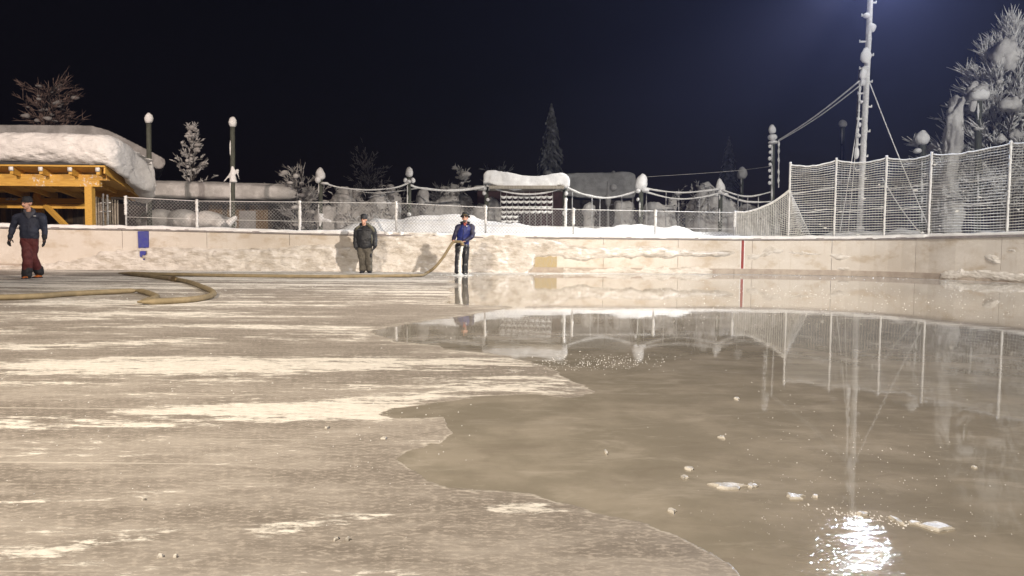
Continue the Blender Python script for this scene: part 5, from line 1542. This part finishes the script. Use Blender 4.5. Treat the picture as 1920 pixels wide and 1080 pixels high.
def hosepart(name, pts, r0=1.0, pinch0=0, pinch1=0, n_=8):
    q = chain(pts, n_); N_ = len(q); m_ = MB(); rs = []
    for i in range(N_):
        f0, f1 = i, N_ - 1 - i
        w = 1.0; h = .92
        if pinch0: h *= lerp(.45, 1, min(1, f0 / 7)); w *= lerp(1.45, 1, min(1, f0 / 7))
        if pinch1: h *= lerp(.45, 1, min(1, f1 / 7)); w *= lerp(1.45, 1, min(1, f1 / 7))
        w *= 1 + .06 * noise.noise((i * .4, r0, 0))
        rs.append((Rh * w * r0, Rh * h * r0))
    m_.tube(q, rs, 12)
    return obj(name, m_, M['hose'], hose)
hosepart('hose_length', seg1, 1, 0, 1); hosepart('hose_length', seg2, 1.0, 1, 1); hosepart('hose_length', seg3, 1.05, 1, 1); hosepart('hose_length', seg4, 1, 1, 0); hosepart('hose_length', seg5, .92, 0, 0, 10)
m_ = MB(); a = hg(321, 522.6); b = hg(331, 524.4); m_.tube([a.lerp(b, f) for f in (-.1, 0, .45, .5, .55, 1, 1.1)], [Rh * 1.05, Rh * 1.25, Rh * 1.25, Rh * 1.5, Rh * 1.25, Rh * 1.25, Rh * 1.05], 12)
obj('coupling', m_, M['brass'], hose)
m_ = MB(); a = V(867, 456.6, -.40); m_.tube([a, V(866.9, 458.4, -.40), V(866.7, 460.8, -.40)], [.05, .056, .056], 12); obj('nozzle', m_, M['brass'], hose)
a, b = V(866.7, 460.5, -.40), V(862.2, 516, -.40)
m_ = MB(); N_ = 40
b.z = .0
q = [a.lerp(b, i / N_) + Vector((.012 * noise.noise((i * .35, 1, 0)) - .03 * math.sin(math.pi * i / N_), .012 * noise.noise((i * .3, 5, 0)), 0)) for i in range(N_ + 1)]
m_.tube(q, [.034 + .012 * i / N_ + .016 * noise.noise((i * .6, 0, 3)) * min(1, i / 6) for i in range(N_ + 1)], 10)
wj = obj('water_jet', m_, M['jet'], None, True, 'white jet of water pouring from the hose nozzle onto the ice', 'water', loc=b)
m_ = MB(); rnd = random.Random(4)
for i in range(70):
    an = rnd.uniform(0, 6.28); rr = rnd.random() ** 1.5 * .5
    m_.ell((b.x + math.cos(an) * rr * 1.2, b.y + math.sin(an) * rr, .012 + max(0, .06 - rr * .12) * rnd.random()), (rnd.uniform(.008, .03), rnd.uniform(.008, .03), rnd.uniform(.004, .012)), 6, 4)
m_.rings([(b.x, b.y, -.01, .42, .34), (b.x, b.y, .008, .36, .28), (b.x, b.y, .02, .14, .12), (b.x, b.y, .05, .05, .05)], 20)
obj('splash', m_, M['jet'], wj)
wj.children[0]['kind'] = 'stuff'

# ================================================================== LOOSE ICE
rnd = random.Random(77)
def chunk(px_, py_, w, h, label, hz=.35, group='loose ice chunks on the rink'):
    g = G(px_, py_); k = ppm(g.y)
    dep = h / k / max(.08, (CAMH / g.y)) * .55
    m_ = MB(); nn_ = rnd.randint(8, 12)
    ph = rnd.uniform(0, 6); rr = [rnd.uniform(.45, 1.15) for _ in range(nn_)]
    top = min(.035, max(.008, h / k * hz))
    ring = []
    for z, sc_ in ((-.004, 1.0), (top * .5, 1.03), (top, .8)):
        ring.append([Vector((g.x + math.cos(ph + 6.283 * i / nn_) * w / 2 / k * rr[i] * sc_, g.y + math.sin(ph + 6.283 * i / nn_) * dep * rr[i] * sc_, z * rnd.uniform(.8, 1.15))) for i in range(nn_)])
    vs = [v for r in ring for v in r]
    fs = [(i * nn_ + k_, i * nn_ + (k_ + 1) % nn_, (i + 1) * nn_ + (k_ + 1) % nn_, (i + 1) * nn_ + k_) for i in range(2) for k_ in range(nn_)] + [tuple(2 * nn_ + k_ for k_ in range(nn_))]
    m_.add(vs, fs)
    obj('ice_chunk', m_, M['ice_lump'], None, False, label, 'ice chunk', None, group, loc=g)
for a in [(1366, 913, 84, 13, 'widest flat slab of loose ice lying on the wet sheet'), (1410, 912, 22, 8, 'small ice scrap touching the right end of the widest slab'), (1488, 932, 46, 11, 'flat ice piece right of the widest slab, on the wet sheet'),
          (1757, 990, 56, 17, 'rough ice lump at the right end of the glint line'), (1681, 977, 16, 15, 'upright ice block beside the white lamp glints'), (1714, 982, 26, 8, 'low ice sliver between the upright block and the rough lump'),
          (1291, 879, 20, 7, 'small bright ice chip well left above the widest slab'), (1284, 896, 16, 8, 'ice chip just below the small bright chip'), (1260, 960, 18, 9, 'ice chip alone left of and below the widest slab'),
          (1354, 821, 15, 5, 'lone ice chip in the middle of the wet sheet'), (1381, 748, 16, 4, 'far ice chip on the wet sheet near the mast reflection'), (1827, 877, 10, 6, 'ice chip at far right in the dark wet ice'), (1137, 850, 5, 8, 'tiny standing ice splinter on the wet sheet'),
          (630, 1012, 11, 6, 'left of a pair of pale ice cubes on the dry foreground ice'), (652, 1013, 11, 5, 'right of a pair of pale ice cubes on the dry foreground ice'), (301, 1044, 15, 6, 'pale ice cube on frosted ice at lower left'), (329, 1045, 9, 4, 'small pale ice crumb right of the pale cube at lower left'),
          (614, 803, 10, 4, 'bright chip close under the frosted strip edge'), (720, 823, 16, 4, 'ragged bright chip left of the water tongue'), (270, 938, 12, 3, 'tiny chip at the end of the thin white streak'),
          (1530, 932, 14, 7, 'ice bit beside the flat piece near the glints'), (1620, 965, 30, 8, 'shining ice ridge in the lamp glints')]:
    chunk(*a)
m_ = MB()
def crumb(px_, py_, w, sq=.6):
    g = G(px_, py_); r = w / 2 / ppm(g.y)
    a, b_, c_, d_ = [Vector((g.x + r * math.cos(t_) * rnd.uniform(.6, 1.2), g.y + r * 1.6 * math.sin(t_) * rnd.uniform(.6, 1.2), -.002)) for t_ in (0, 1.57, 3.14, 4.71)]
    t_ = Vector((g.x, g.y, r * sq))
    m_.add([a, b_, c_, d_, t_], [(0, 1, 4), (1, 2, 4), (2, 3, 4), (3, 0, 4)])
for _ in range(520):      # icy crumbs along the far wet ice
    x = rnd.uniform(1240, 1960); y = rnd.triangular(524, 620, 540 + (x - 1240) * .02); crumb(x, y, rnd.uniform(1.0, 3.4))
for _ in range(420):
    x = rnd.gauss(1110, 75); y = 681 + rnd.gauss(0, 8) - (x - 1100) * .03; crumb(x, y, rnd.uniform(1.4, 4))
for _ in range(420):
    x = rnd.gauss(1600, 150); y = rnd.triangular(690, 1075, 960); crumb(x, y, rnd.uniform(1.2, 4.5))
for _ in range(120):
    x = rnd.gauss(1640, 70); y = 950 + (x - 1500) * .16 + rnd.gauss(0, 5); crumb(x, y, rnd.uniform(3, 8))
for _ in range(520):
    x = rnd.uniform(-100, 900); y = rnd.triangular(570, 1079, 760); crumb(x, y, rnd.choice((1.5, 2, 2.5, 3, 5)))
for _ in range(200):
    x = rnd.uniform(0, 1700); y = rnd.gauss(0, 2) + interp(x, [(0, 575), (500, 540), (840, 519), (1150, 512), (1500, 519), (1700, 523)]); crumb(x, y, rnd.uniform(1.2, 3.5))
obj('ice_crumbs', m_, M['rime'], None, False, 'scattered crumbs of ice and snow over the rink', 'ice', 'stuff')

# ================================================================== ICY AIR
t = NT('icy_air')
t.n.remove(t.b)
v = t.n.new('ShaderNodeVolumePrincipled')
v.inputs['Color'].default_value = (.42, .45, .86, 1)
v.inputs['Density'].default_value = .0016
v.inputs['Anisotropy'].default_value = .55
t.link(v.outputs[0], t.n['Material Output'].inputs['Volume'])
m_ = MB(); m_.box((0, 30, 9.9), (170, 150, 22.4))
hz_ = obj('haze', m_, t.m, None, False, kind='stuff')
